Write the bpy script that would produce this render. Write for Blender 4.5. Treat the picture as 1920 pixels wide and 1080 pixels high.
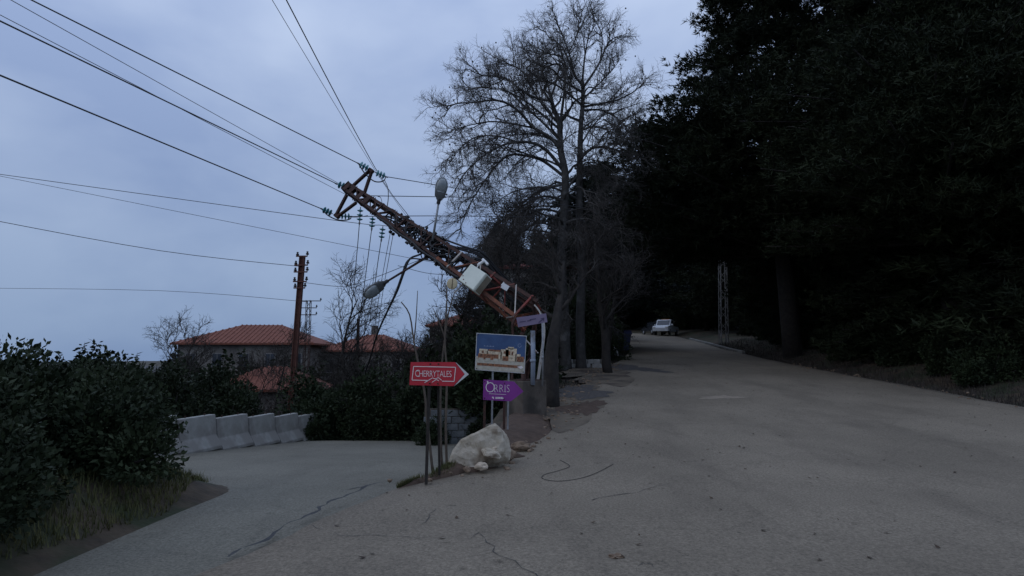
import bpy, bmesh, math, random
import numpy as np
from mathutils import Vector, Matrix

for o in list(bpy.data.objects):
    bpy.data.objects.remove(o)
scene = bpy.context.scene
C = scene.collection
R = math.radians
rnd = random.Random(7)

# ------------------------------------------------------------------ camera
CAM_H = 1.7
F = 1160.0                        # focal length in photo pixels (1920 wide)
PITCH = math.atan(128 / F)
cam = bpy.data.cameras.new('camera')
cam.sensor_width = 36.0
cam.lens = 36.0 * F / 1920.0
cam.clip_start = 0.1
cam.clip_end = 3000
camo = bpy.data.objects.new('camera', cam)
C.objects.link(camo)
camo.location = (0, 0, CAM_H)
camo.rotation_euler = (R(90) + PITCH, 0, 0)
scene.camera = camo

# ------------------------------------------------------------------ sky: overcast dusk
SUN_EL, SUN_AZ = R(6), R(235)
world = bpy.data.worlds.new('World')
scene.world = world
world.use_nodes = True
wn, wl = world.node_tree.nodes, world.node_tree.links
wn.clear()
w_out = wn.new('ShaderNodeOutputWorld')
w_bg = wn.new('ShaderNodeBackground')
w_sky = wn.new('ShaderNodeTexSky')
w_sky.sky_type = 'NISHITA'
w_sky.sun_disc = False
w_sky.sun_elevation = SUN_EL
w_sky.sun_rotation = SUN_AZ
w_tc = wn.new('ShaderNodeTexCoord')
w_map = wn.new('ShaderNodeMapping')
w_map.inputs['Scale'].default_value = (1.0, 1.0, 1.9)
w_map.inputs['Location'].default_value = (2.3, 0.7, 0.4)
w_n = wn.new('ShaderNodeTexNoise')
w_n.inputs['Scale'].default_value = 2.6
w_n.inputs['Detail'].default_value = 5.0
w_n.inputs['Roughness'].default_value = 0.48
w_n.inputs['Distortion'].default_value = 0.15
w_r = wn.new('ShaderNodeValToRGB')
w_r.color_ramp.elements[0].position = 0.36
w_r.color_ramp.elements[0].color = (0.475, 0.60, 0.91, 1)
w_r.color_ramp.elements[1].position = 0.64
w_r.color_ramp.elements[1].color = (0.73, 0.85, 1.12, 1)
w_s = wn.new('ShaderNodeMix')
w_s.data_type = 'RGBA'
w_s.blend_type = 'MIX'
w_s.inputs['Factor'].default_value = 0.90
w_m = wn.new('ShaderNodeMix')
w_m.data_type = 'RGBA'
w_m.blend_type = 'MULTIPLY'
w_m.inputs['Factor'].default_value = 1.0
w_m.inputs['B'].default_value = (0.07, 0.07, 0.075, 1)
wl.new(w_sky.outputs['Color'], w_m.inputs['A'])
wl.new(w_tc.outputs['Generated'], w_map.inputs['Vector'])
wl.new(w_map.outputs['Vector'], w_n.inputs['Vector'])
wl.new(w_n.outputs['Fac'], w_r.inputs['Fac'])
wl.new(w_m.outputs['Result'], w_s.inputs['A'])
wl.new(w_r.outputs['Color'], w_s.inputs['B'])
w_sep = wn.new('ShaderNodeSeparateXYZ')
wl.new(w_tc.outputs['Generated'], w_sep.inputs['Vector'])
w_e = wn.new('ShaderNodeValToRGB')
w_e.color_ramp.interpolation = 'B_SPLINE'            # overcast dusk: the cloud deck is dimmer towards the horizon
for pos_, c_ in ((0.0, (.24, .33, .42)), (0.13, (.28, .365, .46)), (0.32, (.80, .85, .90)), (0.6, (1.0, 1.0, 1.0))):
    e_ = w_e.color_ramp.elements[0] if pos_ == 0 else (w_e.color_ramp.elements[1] if pos_ == 0.6 else w_e.color_ramp.elements.new(pos_))
    e_.position = pos_
    e_.color = (*c_, 1)
wl.new(w_sep.outputs['Z'], w_e.inputs['Fac'])
w_g = wn.new('ShaderNodeMix')
w_g.data_type = 'RGBA'
w_g.blend_type = 'MULTIPLY'
w_g.inputs['Factor'].default_value = 1.0
wl.new(w_s.outputs['Result'], w_g.inputs['A'])
wl.new(w_e.outputs['Color'], w_g.inputs['B'])
wl.new(w_g.outputs['Result'], w_bg.inputs['Color'])
w_bg.inputs['Strength'].default_value = 1.0
wl.new(w_bg.outputs['Background'], w_out.inputs['Surface'])

sun = bpy.data.lights.new('sun', 'SUN')
sun.energy = 0.25
sun.angle = R(40)
sun.color = (1.0, 0.9, 0.82)
suno = bpy.data.objects.new('sun', sun)
C.objects.link(suno)
suno.rotation_euler = (R(90) - R(35), 0, R(180) - SUN_AZ)

vs = scene.view_settings
vs.view_transform = 'Standard'
vs.look = 'None'
vs.exposure = 0.0
vs.gamma = 1.0
vs.use_curve_mapping = False
scene.cycles.max_bounces = 5
scene.cycles.diffuse_bounces = 2
scene.cycles.glossy_bounces = 2

# ------------------------------------------------------------------ helpers
CAM = np.array([0, 0, CAM_H])
cp, sp_ = math.cos(PITCH), math.sin(PITCH)


def ray(px, py):
    a, b, c = px - 960, 540 - py, F
    return np.array([a, c * cp - b * sp_, c * sp_ + b * cp])


def at(px, py, d):
    r = ray(px, py)
    p = CAM + r * (d / r[1])
    return Vector(p)


def soft(x, k=1.5):
    return np.where(np.asarray(x) / k > 30, x, k * np.log1p(np.exp(np.clip(np.asarray(x) / k, -40, 30))))


def zr(d):
    return 0.066 * (soft(d - 10) - soft(d - 86, 3))


def zl(d):
    return -0.08 * (soft(d - 8) - soft(d - 90, 4)) - 0.05 * (soft(d - 23) - soft(d - 90, 4))


XD_D = [-10, 8, 9, 14, 20, 30, 50, 90, 400]
XD_X = [-5, -1.35, -1.05, -0.75, -0.4, 0.0, -1.0, -8.0, -30]
XW_D = [-10, 14, 20, 30, 60, 400]
XW_X = [0.35, 0.4, 1.5, 4, 14, 40]


def ss(t):
    t = np.clip(t, 0, 1)
    return t * t * (3 - 2 * t)


XRR_D = [-10, 18, 30, 41, 51, 66, 75, 79, 82, 85, 88, 92]
XRR_X = [13, 13, 13.3, 14.3, 15.8, 17.8, 18.4, 17.0, 14.0, 9.0, 2.0, -14]


def ground(x, d):
    x = np.asarray(x, float)
    d = np.asarray(d, float)
    xd = np.interp(d, XD_D, XD_X)
    w = np.interp(d, XW_D, XW_X)
    s = ss((x - xd) / w + 0.5)
    z = zl(d) * (1 - s) + zr(d) * s
    xr = np.interp(d, [-10, 18, 30, 41, 51, 66, 75, 400], [13, 13, 13.3, 14.3, 15.8, 17.8, 18.4, 20])
    z = z + 0.55 * ss((x - xr - 0.3) / 3.0) + 0.05 * np.clip(x - xr - 3, 0, 40)
    z = z + 0.16 * np.clip(d - 90, 0, 60) * ss((x + 14) / 14)
    # bank on the near left
    z = z + 0.5 * ss((-3.4 - x) / 1.5) * ss((9.5 - d) / 1.5)
    z = z + 0.05 * np.sin(x * 0.7 + 1.3) * np.sin(d * 0.53) * ss((d - 22) / 6) * (1 - s)
    return z


def G(x, d):
    return float(ground(x, d))


def gp(px, py):
    r = ray(px, py)
    r = r / r[1]
    ts = np.concatenate([np.arange(2.5, 40, 0.05), np.arange(40, 160, 0.2)])
    P = CAM[None] + ts[:, None] * r[None]
    below = P[:, 2] <= ground(P[:, 0], P[:, 1])
    i = int(np.argmax(below)) if below.any() else len(ts) - 1
    return Vector((P[i, 0], P[i, 1], G(P[i, 0], P[i, 1])))


def link(o, parent=None):
    C.objects.link(o)
    if parent is not None:
        o.parent = parent
        o.matrix_parent_inverse = parent.matrix_basis.inverted() if parent.parent is None else (
            parent.parent.matrix_basis @ parent.matrix_parent_inverse @ parent.matrix_basis).inverted()
    return o


def tag(o, label=None, cat=None, group=None, kind=None):
    if label:
        o['label'] = label
    if cat:
        o['category'] = cat
    if group:
        o['group'] = group
    if kind:
        o['kind'] = kind
    return o


def thing(name, label, cat, loc=(0, 0, 0), group=None):
    o = bpy.data.objects.new(name, None)
    o.location = loc
    o.empty_display_size = 0.1
    C.objects.link(o)
    return tag(o, label, cat, group)


class MB:
    def __init__(s):
        s.v, s.f, s.m = [], [], []

    def add(s, vs, fs, m=0):
        n = len(s.v)
        s.v.extend([tuple(v) for v in vs])
        s.f.extend([tuple(i + n for i in f) for f in fs])
        s.m.extend([m] * len(fs))
        return s

    def box(s, c, ex, ey, ez, m=0):
        """box with centre c and half-extent vectors"""
        c, ex, ey, ez = Vector(c), Vector(ex), Vector(ey), Vector(ez)
        vs = [c + i * ex + j * ey + k * ez for k in (-1, 1) for j in (-1, 1) for i in (-1, 1)]
        if ex.cross(ey).dot(ez) < 0:
            fs = [(0, 1, 3, 2), (4, 6, 7, 5), (0, 4, 5, 1), (2, 3, 7, 6), (0, 2, 6, 4), (1, 5, 7, 3)]
        else:
            fs = [(0, 2, 3, 1), (4, 5, 7, 6), (0, 1, 5, 4), (2, 6, 7, 3), (0, 4, 6, 2), (1, 3, 7, 5)]
        return s.add(vs, fs, m)

    def bar(s, a, b, w, h=None, up=(0, 0, 1), m=0):
        a, b = Vector(a), Vector(b)
        h = h or w
        t = (b - a)
        l = t.length
        t.normalize()
        up = Vector(up)
        if abs(t.dot(up)) > 0.95:
            up = Vector((0, 1, 0))
        x = t.cross(up).normalized()
        y = x.cross(t).normalized()
        return s.box((a + b) / 2, t * l / 2, x * w / 2, y * h / 2, m)

    def angle(s, a, b, w, t, n1, n2, m=0):
        """L-section member from a to b with flanges along n1 and n2"""
        a, b, n1, n2 = Vector(a), Vector(b), Vector(n1).normalized(), Vector(n2).normalized()
        prof = [Vector((0, 0)), Vector((w, 0)), Vector((w, t)), Vector((t, t)), Vector((t, w)), Vector((0, w))]
        vs = [a + n1 * p.x + n2 * p.y for p in prof] + [b + n1 * p.x + n2 * p.y for p in prof]
        fs = [(i, (i + 1) % 6, (i + 1) % 6 + 6, i + 6) for i in range(6)]
        fs += [(0, 3, 2, 1), (0, 5, 4, 3), (6, 7, 8, 9), (6, 9, 10, 11)]
        return s.add(vs, fs, m)

    def tube(s, pts, rad, n=6, m=0, cap=True):
        pts = [Vector(p) for p in pts]
        k = len(pts)
        if not hasattr(rad, '__len__'):
            rad = [rad] * k
        base = len(s.v)
        t0 = (pts[1] - pts[0]).normalized()
        ref = Vector((0, 0, 1)) if abs(t0.z) < 0.9 else Vector((1, 0, 0))
        x = t0.cross(ref).normalized()
        for i in range(k):
            if i == 0:
                t = pts[1] - pts[0]
            elif i == k - 1:
                t = pts[-1] - pts[-2]
            else:
                t = pts[i + 1] - pts[i - 1]
            t = t.normalized() if t.length > 1e-9 else t0
            x = (x - t * x.dot(t))
            x = x.normalized() if x.length > 1e-6 else t.orthogonal().normalized()
            y = t.cross(x)
            for j in range(n):
                a = 2 * math.pi * j / n
                p = pts[i] + (x * math.cos(a) + y * math.sin(a)) * rad[i]
                s.v.append((p.x, p.y, p.z))
        for i in range(k - 1):
            for j in range(n):
                a, b = base + i * n + j, base + i * n + (j + 1) % n
                s.f.append((a, b, b + n, a + n))
                s.m.append(m)
        if cap:
            s.f.append(tuple(base + j for j in reversed(range(n))))
            s.f.append(tuple(base + (k - 1) * n + j for j in range(n)))
            s.m += [m, m]
        return s

    def lathe(s, a, axis, prof, n=12, m=0):
        """prof: list of (distance along axis, radius)"""
        a, axis = Vector(a), Vector(axis).normalized()
        x = axis.orthogonal().normalized()
        y = axis.cross(x)
        base = len(s.v)
        for (h, r) in prof:
            for j in range(n):
                t = 2 * math.pi * j / n
                p = a + axis * h + (x * math.cos(t) + y * math.sin(t)) * max(r, 1e-4)
                s.v.append(tuple(p))
        k = len(prof)
        for i in range(k - 1):
            for j in range(n):
                p, q = base + i * n + j, base + i * n + (j + 1) % n
                s.f.append((p, q, q + n, p + n))
                s.m.append(m)
        s.f.append(tuple(base + j for j in reversed(range(n))))
        s.f.append(tuple(base + (k - 1) * n + j for j in range(n)))
        s.m += [m, m]
        return s

    def prism(s, poly, off, m=0):
        """closed planar polygon (list of points) extruded by the vector off"""
        poly = [Vector(p) for p in poly]
        off = Vector(off)
        n = len(poly)
        nrm = Vector()
        for i in range(n):
            nrm += poly[i].cross(poly[(i + 1) % n])
        if nrm.dot(off) > 0:
            poly = poly[::-1]
        vs = poly + [p + off for p in poly]
        fs = [tuple(range(n)), tuple(reversed(range(n, 2 * n)))]
        fs += [(i, i + n, (i + 1) % n + n, (i + 1) % n) for i in range(n)]
        return s.add(vs, fs, m)

    def mesh(s, name, mats, smooth=False):
        me = bpy.data.meshes.new(name)
        me.from_pydata(s.v, [], s.f)
        if not isinstance(mats, (list, tuple)):
            mats = [mats]
        for mt in mats:
            me.materials.append(mt)
        if len(mats) > 1:
            me.polygons.foreach_set('material_index', s.m)
        if smooth:
            me.polygons.foreach_set('use_smooth', [True] * len(me.polygons))
        me.update()
        return me

    def build(s, name, mats, parent=None, smooth=False, bevel=0):
        me = s.mesh(name, mats, smooth)
        if bevel:
            bm = bmesh.new()
            bm.from_mesh(me)
            bmesh.ops.remove_doubles(bm, verts=bm.verts, dist=1e-5)
            bmesh.ops.bevel(bm, geom=list(bm.edges), offset=bevel, segments=2, affect='EDGES', profile=0.6)
            bm.to_mesh(me)
            bm.free()
        return link(bpy.data.objects.new(name, me), parent)


def smooth_line(pts, k=4):
    """Catmull-Rom through the points"""
    P = [pts[0]] + list(pts) + [pts[-1]]
    out = []
    for i in range(1, len(P) - 2):
        a, b, c, d = P[i - 1], P[i], P[i + 1], P[i + 2]
        for j in range(k):
            t = j / k
            out.append(0.5 * ((2 * b) + (c - a) * t + (2 * a - 5 * b + 4 * c - d) * t * t + (3 * b - a - 3 * c + d) * t ** 3))
    out.append(P[-2])
    return out


def np_mesh(name, V, Fc, mat, k=3):
    """fast mesh from arrays; Fc is (n,k)"""
    me = bpy.data.meshes.new(name)
    n = len(Fc)
    me.vertices.add(len(V))
    me.vertices.foreach_set('co', np.asarray(V, np.float32).ravel())
    me.loops.add(n * k)
    me.loops.foreach_set('vertex_index', np.asarray(Fc, np.int32).ravel())
    me.polygons.add(n)
    me.polygons.foreach_set('loop_start', np.arange(0, n * k, k, dtype=np.int32))
    me.polygons.foreach_set('loop_total', np.full(n, k, np.int32))
    me.materials.append(mat)
    me.update(calc_edges=True)
    me.validate()
    return me


# ------------------------------------------------------------------ materials
def mat(name, col, rough=0.8, col2=None, scale=6.0, detail=6, bump=0.0, bscale=None, metal=0.0, spec=0.5,
        coord='Object', pos=(0.35, 0.7), third=None, tscale=0.5, tpos=(0.45, 0.6), trans=0.0, rand=0.0):
    m = bpy.data.materials.new(name)
    m.use_nodes = True
    n, l = m.node_tree.nodes, m.node_tree.links
    b = n['Principled BSDF']
    b.inputs['Roughness'].default_value = rough
    b.inputs['Metallic'].default_value = metal
    b.inputs['Specular IOR Level'].default_value = spec
    if trans:
        b.inputs['Transmission Weight'].default_value = trans
    b.inputs['Base Color'].default_value = (*col, 1)
    tc = n.new('ShaderNodeTexCoord')
    out = None
    if col2 is not None:
        t = n.new('ShaderNodeTexNoise')
        t.inputs['Scale'].default_value = scale
        t.inputs['Detail'].default_value = detail
        t.inputs['Roughness'].default_value = 0.62
        l.new(tc.outputs[coord], t.inputs['Vector'])
        r = n.new('ShaderNodeValToRGB')
        r.color_ramp.elements[0].position = pos[0]
        r.color_ramp.elements[1].position = pos[1]
        r.color_ramp.elements[0].color = (*col, 1)
        r.color_ramp.elements[1].color = (*col2, 1)
        l.new(t.outputs['Fac'], r.inputs['Fac'])
        out = r.outputs['Color']
        if third is not None:
            t2 = n.new('ShaderNodeTexNoise')
            t2.inputs['Scale'].default_value = tscale
            t2.inputs['Detail'].default_value = 4
            l.new(tc.outputs[coord], t2.inputs['Vector'])
            r2 = n.new('ShaderNodeValToRGB')
            r2.color_ramp.elements[0].position = tpos[0]
            r2.color_ramp.elements[1].position = tpos[1]
            l.new(t2.outputs['Fac'], r2.inputs['Fac'])
            mx = n.new('ShaderNodeMix')
            mx.data_type = 'RGBA'
            l.new(r2.outputs['Color'], mx.inputs['Factor'])
            l.new(out, mx.inputs['A'])
            mx.inputs['B'].default_value = (*third, 1)
            out = mx.outputs['Result']
    if rand:
        oi = n.new('ShaderNodeObjectInfo')
        hv = n.new('ShaderNodeHueSaturation')
        mr = n.new('ShaderNodeMapRange')
        mr.inputs['To Min'].default_value = 1 - rand
        mr.inputs['To Max'].default_value = 1 + rand
        l.new(oi.outputs['Random'], mr.inputs['Value'])
        l.new(mr.outputs['Result'], hv.inputs['Value'])
        if out is not None:
            l.new(out, hv.inputs['Color'])
        else:
            hv.inputs['Color'].default_value = (*col, 1)
        out = hv.outputs['Color']
    if out is not None:
        l.new(out, b.inputs['Base Color'])
    if bump:
        t3 = n.new('ShaderNodeTexNoise')
        t3.inputs['Scale'].default_value = bscale or scale * 4
        t3.inputs['Detail'].default_value = 5
        l.new(tc.outputs[coord], t3.inputs['Vector'])
        bp = n.new('ShaderNodeBump')
        bp.inputs['Strength'].default_value = bump
        bp.inputs['Distance'].default_value = 0.03
        l.new(t3.outputs['Fac'], bp.inputs['Height'])
        l.new(bp.outputs['Normal'], b.inputs['Normal'])
    return m


def asphalt(name, c1, c2, stain, streak_rot):
    """worn asphalt: fine aggregate, broad stains, long streaks of wear"""
    m = bpy.data.materials.new(name)
    m.use_nodes = True
    n, l = m.node_tree.nodes, m.node_tree.links
    b = n['Principled BSDF']
    b.inputs['Roughness'].default_value = 0.86
    b.inputs['Specular IOR Level'].default_value = 0.3
    tc = n.new('ShaderNodeTexCoord')

    def noise(sc, det, rough=0.6, mp=None):
        t = n.new('ShaderNodeTexNoise')
        t.inputs['Scale'].default_value = sc
        t.inputs['Detail'].default_value = det
        t.inputs['Roughness'].default_value = rough
        if mp:
            q = n.new('ShaderNodeMapping')
            q.inputs['Rotation'].default_value = (0, 0, mp[0])
            q.inputs['Scale'].default_value = mp[1]
            l.new(tc.outputs['Object'], q.inputs['Vector'])
            l.new(q.outputs['Vector'], t.inputs['Vector'])
        else:
            l.new(tc.outputs['Object'], t.inputs['Vector'])
        return t

    def ramp(src, p0, p1, a, c):
        r = n.new('ShaderNodeValToRGB')
        r.color_ramp.elements[0].position = p0
        r.color_ramp.elements[1].position = p1
        r.color_ramp.elements[0].color = (*a, 1)
        r.color_ramp.elements[1].color = (*c, 1)
        l.new(src, r.inputs['Fac'])
        return r.outputs['Color']

    def mix(a, bb, fac, mode='MIX'):
        x = n.new('ShaderNodeMix')
        x.data_type = 'RGBA'
        x.blend_type = mode
        if not isinstance(fac, (int, float)):
            l.new(fac, x.inputs['Factor'])
        else:
            x.inputs['Factor'].default_value = fac
        l.new(a, x.inputs['A'])
        if isinstance(bb, tuple):
            x.inputs['B'].default_value = (*bb, 1)
        else:
            l.new(bb, x.inputs['B'])
        return x.outputs['Result']
    base = ramp(noise(0.35, 6).outputs['Fac'], 0.36, 0.66, c1, c2)
    st = ramp(noise(0.9, 8, 0.7, (streak_rot, (1.0, 0.28, 1.0))).outputs['Fac'], 0.50, 0.68, (0, 0, 0), (1, 1, 1))
    base = mix(base, mix(base, stain, 0.5), st)
    fine = ramp(noise(38, 3, 0.8).outputs['Fac'], 0.32, 0.68, (0.55, 0.55, 0.55), (1.38, 1.38, 1.38))
    base = mix(base, fine, 1.0, 'MULTIPLY')
    spots = ramp(noise(6, 6, 0.78).outputs['Fac'], 0.60, 0.70, (1, 1, 1), (0.42, 0.41, 0.40))
    base = mix(base, spots, 1.0, 'MULTIPLY')
    vor = n.new('ShaderNodeTexVoronoi')
    vor.feature = 'DISTANCE_TO_EDGE'
    vor.inputs['Scale'].default_value = 0.42
    wob = noise(1.7, 5)
    wm = n.new('ShaderNodeMix')
    wm.data_type = 'VECTOR'
    wm.inputs['Factor'].default_value = 0.35
    l.new(tc.outputs['Object'], wm.inputs['A'])
    l.new(wob.outputs['Color'], wm.inputs['B'])
    l.new(wm.outputs['Result'], vor.inputs['Vector'])
    crk = ramp(vor.outputs['Distance'], 0.0, 0.012, (0.62, 0.62, 0.62), (1, 1, 1))
    base = mix(base, crk, 0.3, 'MULTIPLY')
    l.new(base, b.inputs['Base Color'])
    bp = n.new('ShaderNodeBump')
    bp.inputs['Strength'].default_value = 0.45
    bp.inputs['Distance'].default_value = 0.01
    l.new(noise(70, 4, 0.7).outputs['Fac'], bp.inputs['Height'])
    l.new(bp.outputs['Normal'], b.inputs['Normal'])
    return m


M = {}
M['road'] = asphalt('road_asphalt', (0.170, 0.143, 0.106), (0.228, 0.192, 0.143), (0.108, 0.090, 0.068), 0.35)
M['road2'] = asphalt('lower_road_asphalt', (0.145, 0.135, 0.105), (0.192, 0.180, 0.142), (0.100, 0.094, 0.075), -0.7)
M['soil'] = mat('soil', (0.035, 0.026, 0.016), 0.95, (0.09, 0.065, 0.04), 3, bump=0.6, bscale=14,
                third=(0.028, 0.035, 0.014), tscale=1.2)
M['dirt'] = mat('pale_dirt', (0.10, 0.08, 0.056), 0.95, (0.19, 0.155, 0.11), 2.2, bump=0.5, bscale=20,
                third=(0.06, 0.045, 0.032), tscale=1.1)
M['tar'] = mat('tar', (0.018, 0.018, 0.018), 0.75, (0.04, 0.04, 0.04), 8)
M['patch'] = mat('dark_asphalt', (0.05, 0.045, 0.042), 0.9, (0.09, 0.08, 0.072), 9, bump=0.4)
M['redsoil'] = mat('red_soil', (0.055, 0.034, 0.022), 0.95, (0.105, 0.068, 0.046), 5, bump=0.5, bscale=25)
M['concrete'] = mat('concrete', (0.075, 0.06, 0.047), 0.9, (0.13, 0.107, 0.084), 4, bump=0.35, bscale=30,
                    third=(0.045, 0.038, 0.03), tscale=1.6)
M['barrier'] = mat('barrier_concrete', (0.24, 0.24, 0.215), 0.85, (0.36, 0.355, 0.33), 3, bump=0.2,
                   third=(0.22, 0.21, 0.19), tscale=2.0)
M['whitewash'] = mat('whitewash', (0.40, 0.34, 0.25), 0.85, (0.58, 0.52, 0.42), 5, bump=0.8, bscale=11,
                     third=(0.20, 0.15, 0.10), tscale=3.2, tpos=(0.52, 0.66))
M['stone'] = mat('pale_stone', (0.42, 0.34, 0.25), 0.9, (0.66, 0.57, 0.45), 7, bump=0.6, bscale=18)
M['rock'] = mat('brown_rock', (0.13, 0.09, 0.06), 0.95, (0.26, 0.19, 0.13), 7, bump=0.6, bscale=18)
M['rust'] = mat('dark_rust', (0.032, 0.017, 0.013), 0.85, (0.080, 0.036, 0.025), 9, metal=0.15, bump=0.3, bscale=40)
M['rust3'] = mat('red_brown_paint', (0.075, 0.026, 0.018), 0.85, (0.125, 0.05, 0.032), 5, bump=0.2)
M['rust2'] = mat('orange_rust', (0.14, 0.042, 0.018), 0.85, (0.25, 0.085, 0.038), 7, bump=0.3, bscale=40,
                 third=(0.10, 0.04, 0.025), tscale=3)
M['redpaint'] = mat('red_paint', (0.17, 0.026, 0.018), 0.7, (0.25, 0.045, 0.03), 9, third=(0.09, 0.035, 0.022),
                    tscale=4)
M['whitepaint'] = mat('chipped_white_paint', (0.33, 0.30, 0.26), 0.7, (0.46, 0.43, 0.39), 8,
                      third=(0.2, 0.12, 0.08), tscale=5, tpos=(0.56, 0.66))
M['steel'] = mat('galvanised_steel', (0.22, 0.23, 0.235), 0.55, (0.36, 0.37, 0.375), 12, metal=0.4)
M['cabinet'] = mat('cream_cabinet_paint', (0.62, 0.66, 0.56), 0.6, (0.70, 0.73, 0.63), 4,
                   third=(0.47, 0.45, 0.36), tscale=5, tpos=(0.62, 0.75))
M['beige'] = mat('beige_plastic', (0.48, 0.40, 0.24), 0.6, (0.56, 0.48, 0.30), 8)
M['white'] = mat('white_plastic', (0.7, 0.7, 0.68), 0.5, (0.78, 0.78, 0.76), 8)
M['lamp'] = mat('lamp_housing', (0.10, 0.105, 0.105), 0.6, (0.16, 0.165, 0.165), 14, metal=0.2)
M['lens'] = mat('lamp_lens', (0.20, 0.225, 0.225), 0.2, (0.30, 0.33, 0.33), 9, spec=0.7)
M['glass_green'] = mat('insulator_glass', (0.015, 0.15, 0.17), 0.12, (0.03, 0.24, 0.26), 12, spec=0.8)
M['black'] = mat('black_rubber', (0.012, 0.012, 0.013), 0.6, (0.02, 0.02, 0.021), 20)
M['wire'] = mat('aluminium_wire', (0.035, 0.037, 0.04), 0.6, (0.06, 0.062, 0.066), 20)
M['pvc'] = mat('pale_blue_pipe', (0.22, 0.26, 0.32), 0.5, (0.30, 0.34, 0.40), 6, third=(0.13, 0.13, 0.13), tscale=3)
M['sign_red'] = mat('sign_red', (0.42, 0.012, 0.024), 0.45, (0.50, 0.02, 0.034), 3)
M['sign_white'] = mat('sign_white', (0.46, 0.46, 0.44), 0.5, (0.60, 0.60, 0.58), 5)
M['sign_line'] = mat('sign_lettering', (0.72, 0.66, 0.62), 0.5, (0.8, 0.74, 0.7), 9)
M['sign_purple'] = mat('sign_purple', (0.185, 0.020, 0.205), 0.45, (0.235, 0.034, 0.26), 3)
M['sign_lilac'] = mat('sign_lilac', (0.17, 0.13, 0.20), 0.6, (0.22, 0.175, 0.26), 3)
M['lilac_dark'] = mat('sign_dark_violet', (0.055, 0.04, 0.085), 0.6, (0.08, 0.06, 0.12), 9)
M['p_sky'] = mat('print_blue', (0.028, 0.062, 0.15), 0.5, (0.045, 0.10, 0.22), 4)
M['p_wall'] = mat('print_cream', (0.30, 0.23, 0.15), 0.5, (0.66, 0.55, 0.38), 22, pos=(.38, .56))
M['p_roof'] = mat('print_brown', (0.07, 0.03, 0.015), 0.5, (0.34, 0.14, 0.06), 26, pos=(.38, .6))
M['p_ground'] = mat('print_pale', (0.36, 0.33, 0.25), 0.5, (0.56, 0.52, 0.42), 14)
M['bark_plane'] = mat('plane_bark', (0.04, 0.038, 0.035), 0.95, (0.075, 0.071, 0.065), 5, bump=0.5, bscale=16,
                      third=(0.12, 0.117, 0.11), tscale=2.0, tpos=(0.58, 0.68))
M['bark_twig'] = mat('twig_bark', (0.055, 0.050, 0.046), 0.95, (0.11, 0.10, 0.088), 4)
M['bark_dark'] = mat('dark_bark', (0.018, 0.015, 0.013), 0.95, (0.042, 0.035, 0.028), 6, bump=0.6, bscale=18)
M['bark_pale'] = mat('sapling_bark', (0.07, 0.055, 0.042), 0.95, (0.125, 0.10, 0.075), 8)
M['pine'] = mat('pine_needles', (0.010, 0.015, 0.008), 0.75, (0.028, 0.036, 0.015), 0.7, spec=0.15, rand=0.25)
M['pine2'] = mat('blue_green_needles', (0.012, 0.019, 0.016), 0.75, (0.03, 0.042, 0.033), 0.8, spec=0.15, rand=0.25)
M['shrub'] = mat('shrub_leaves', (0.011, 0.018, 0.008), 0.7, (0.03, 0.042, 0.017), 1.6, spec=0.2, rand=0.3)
M['brown_shrub'] = mat('winter_brush', (0.032, 0.026, 0.022), 0.9, (0.06, 0.047, 0.038), 1.6, rand=0.2)
M['grass'] = mat('verge_grass', (0.05, 0.062, 0.016), 0.85, (0.12, 0.105, 0.035), 4)
M['leaf'] = mat('fallen_leaf', (0.035, 0.022, 0.014), 0.9, (0.09, 0.055, 0.03), 3)
M['roof_tile'] = mat('terracotta', (0.15, 0.045, 0.026), 0.85, (0.23, 0.08, 0.048), 3, bump=0.3, rand=0.12)
M['plaster'] = mat('plaster', (0.17, 0.155, 0.135), 0.9, (0.25, 0.235, 0.21), 0.8, third=(0.11, 0.10, 0.09), tscale=0.4)
M['stonewall'] = mat('house_stone', (0.20, 0.195, 0.175), 0.9, (0.33, 0.32, 0.29), 3, bump=0.4, rand=0.12)
M['blockwall'] = mat('block', (0.10, 0.11, 0.112), 0.9, (0.17, 0.182, 0.185), 6, bump=0.4, rand=0.15)
M['window'] = mat('dark_glass', (0.02, 0.024, 0.03), 0.12, (0.03, 0.035, 0.042), 3, spec=0.8)
M['redtrim'] = mat('red_trim', (0.15, 0.035, 0.028), 0.8, (0.21, 0.055, 0.042), 3)
M['frame'] = mat('window_frame', (0.16, 0.15, 0.14), 0.6, (0.22, 0.21, 0.20), 6)
M['bin'] = mat('bin_blue', (0.010, 0.014, 0.055), 0.5, (0.018, 0.026, 0.085), 3)
M['bag'] = mat('white_bag', (0.6, 0.6, 0.6), 0.45, (0.72, 0.72, 0.72), 6, bump=0.5)
M['car_white'] = mat('white_car_paint', (0.62, 0.66, 0.70), 0.3, (0.68, 0.72, 0.76), 1.2, spec=0.6)
M['car_dark'] = mat('dark_car_paint', (0.015, 0.017, 0.022), 0.25, (0.02, 0.023, 0.03), 1.2, spec=0.6)
M['tarp'] = mat('olive_tarpaulin', (0.04, 0.038, 0.022), 0.9, (0.075, 0.066, 0.036), 3, bump=0.4)
M['amber'] = mat('amber_lens', (0.55, 0.20, 0.03), 0.3, (0.62, 0.25, 0.05), 6)
M['tail'] = mat('red_lens', (0.3, 0.015, 0.012), 0.3, (0.35, 0.02, 0.02), 6)
M['tyre'] = mat('tyre', (0.012, 0.012, 0.012), 0.85, (0.022, 0.022, 0.022), 12)
M['mast'] = mat('mast_paint', (0.20, 0.195, 0.185), 0.6, (0.30, 0.29, 0.28), 5)

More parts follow.
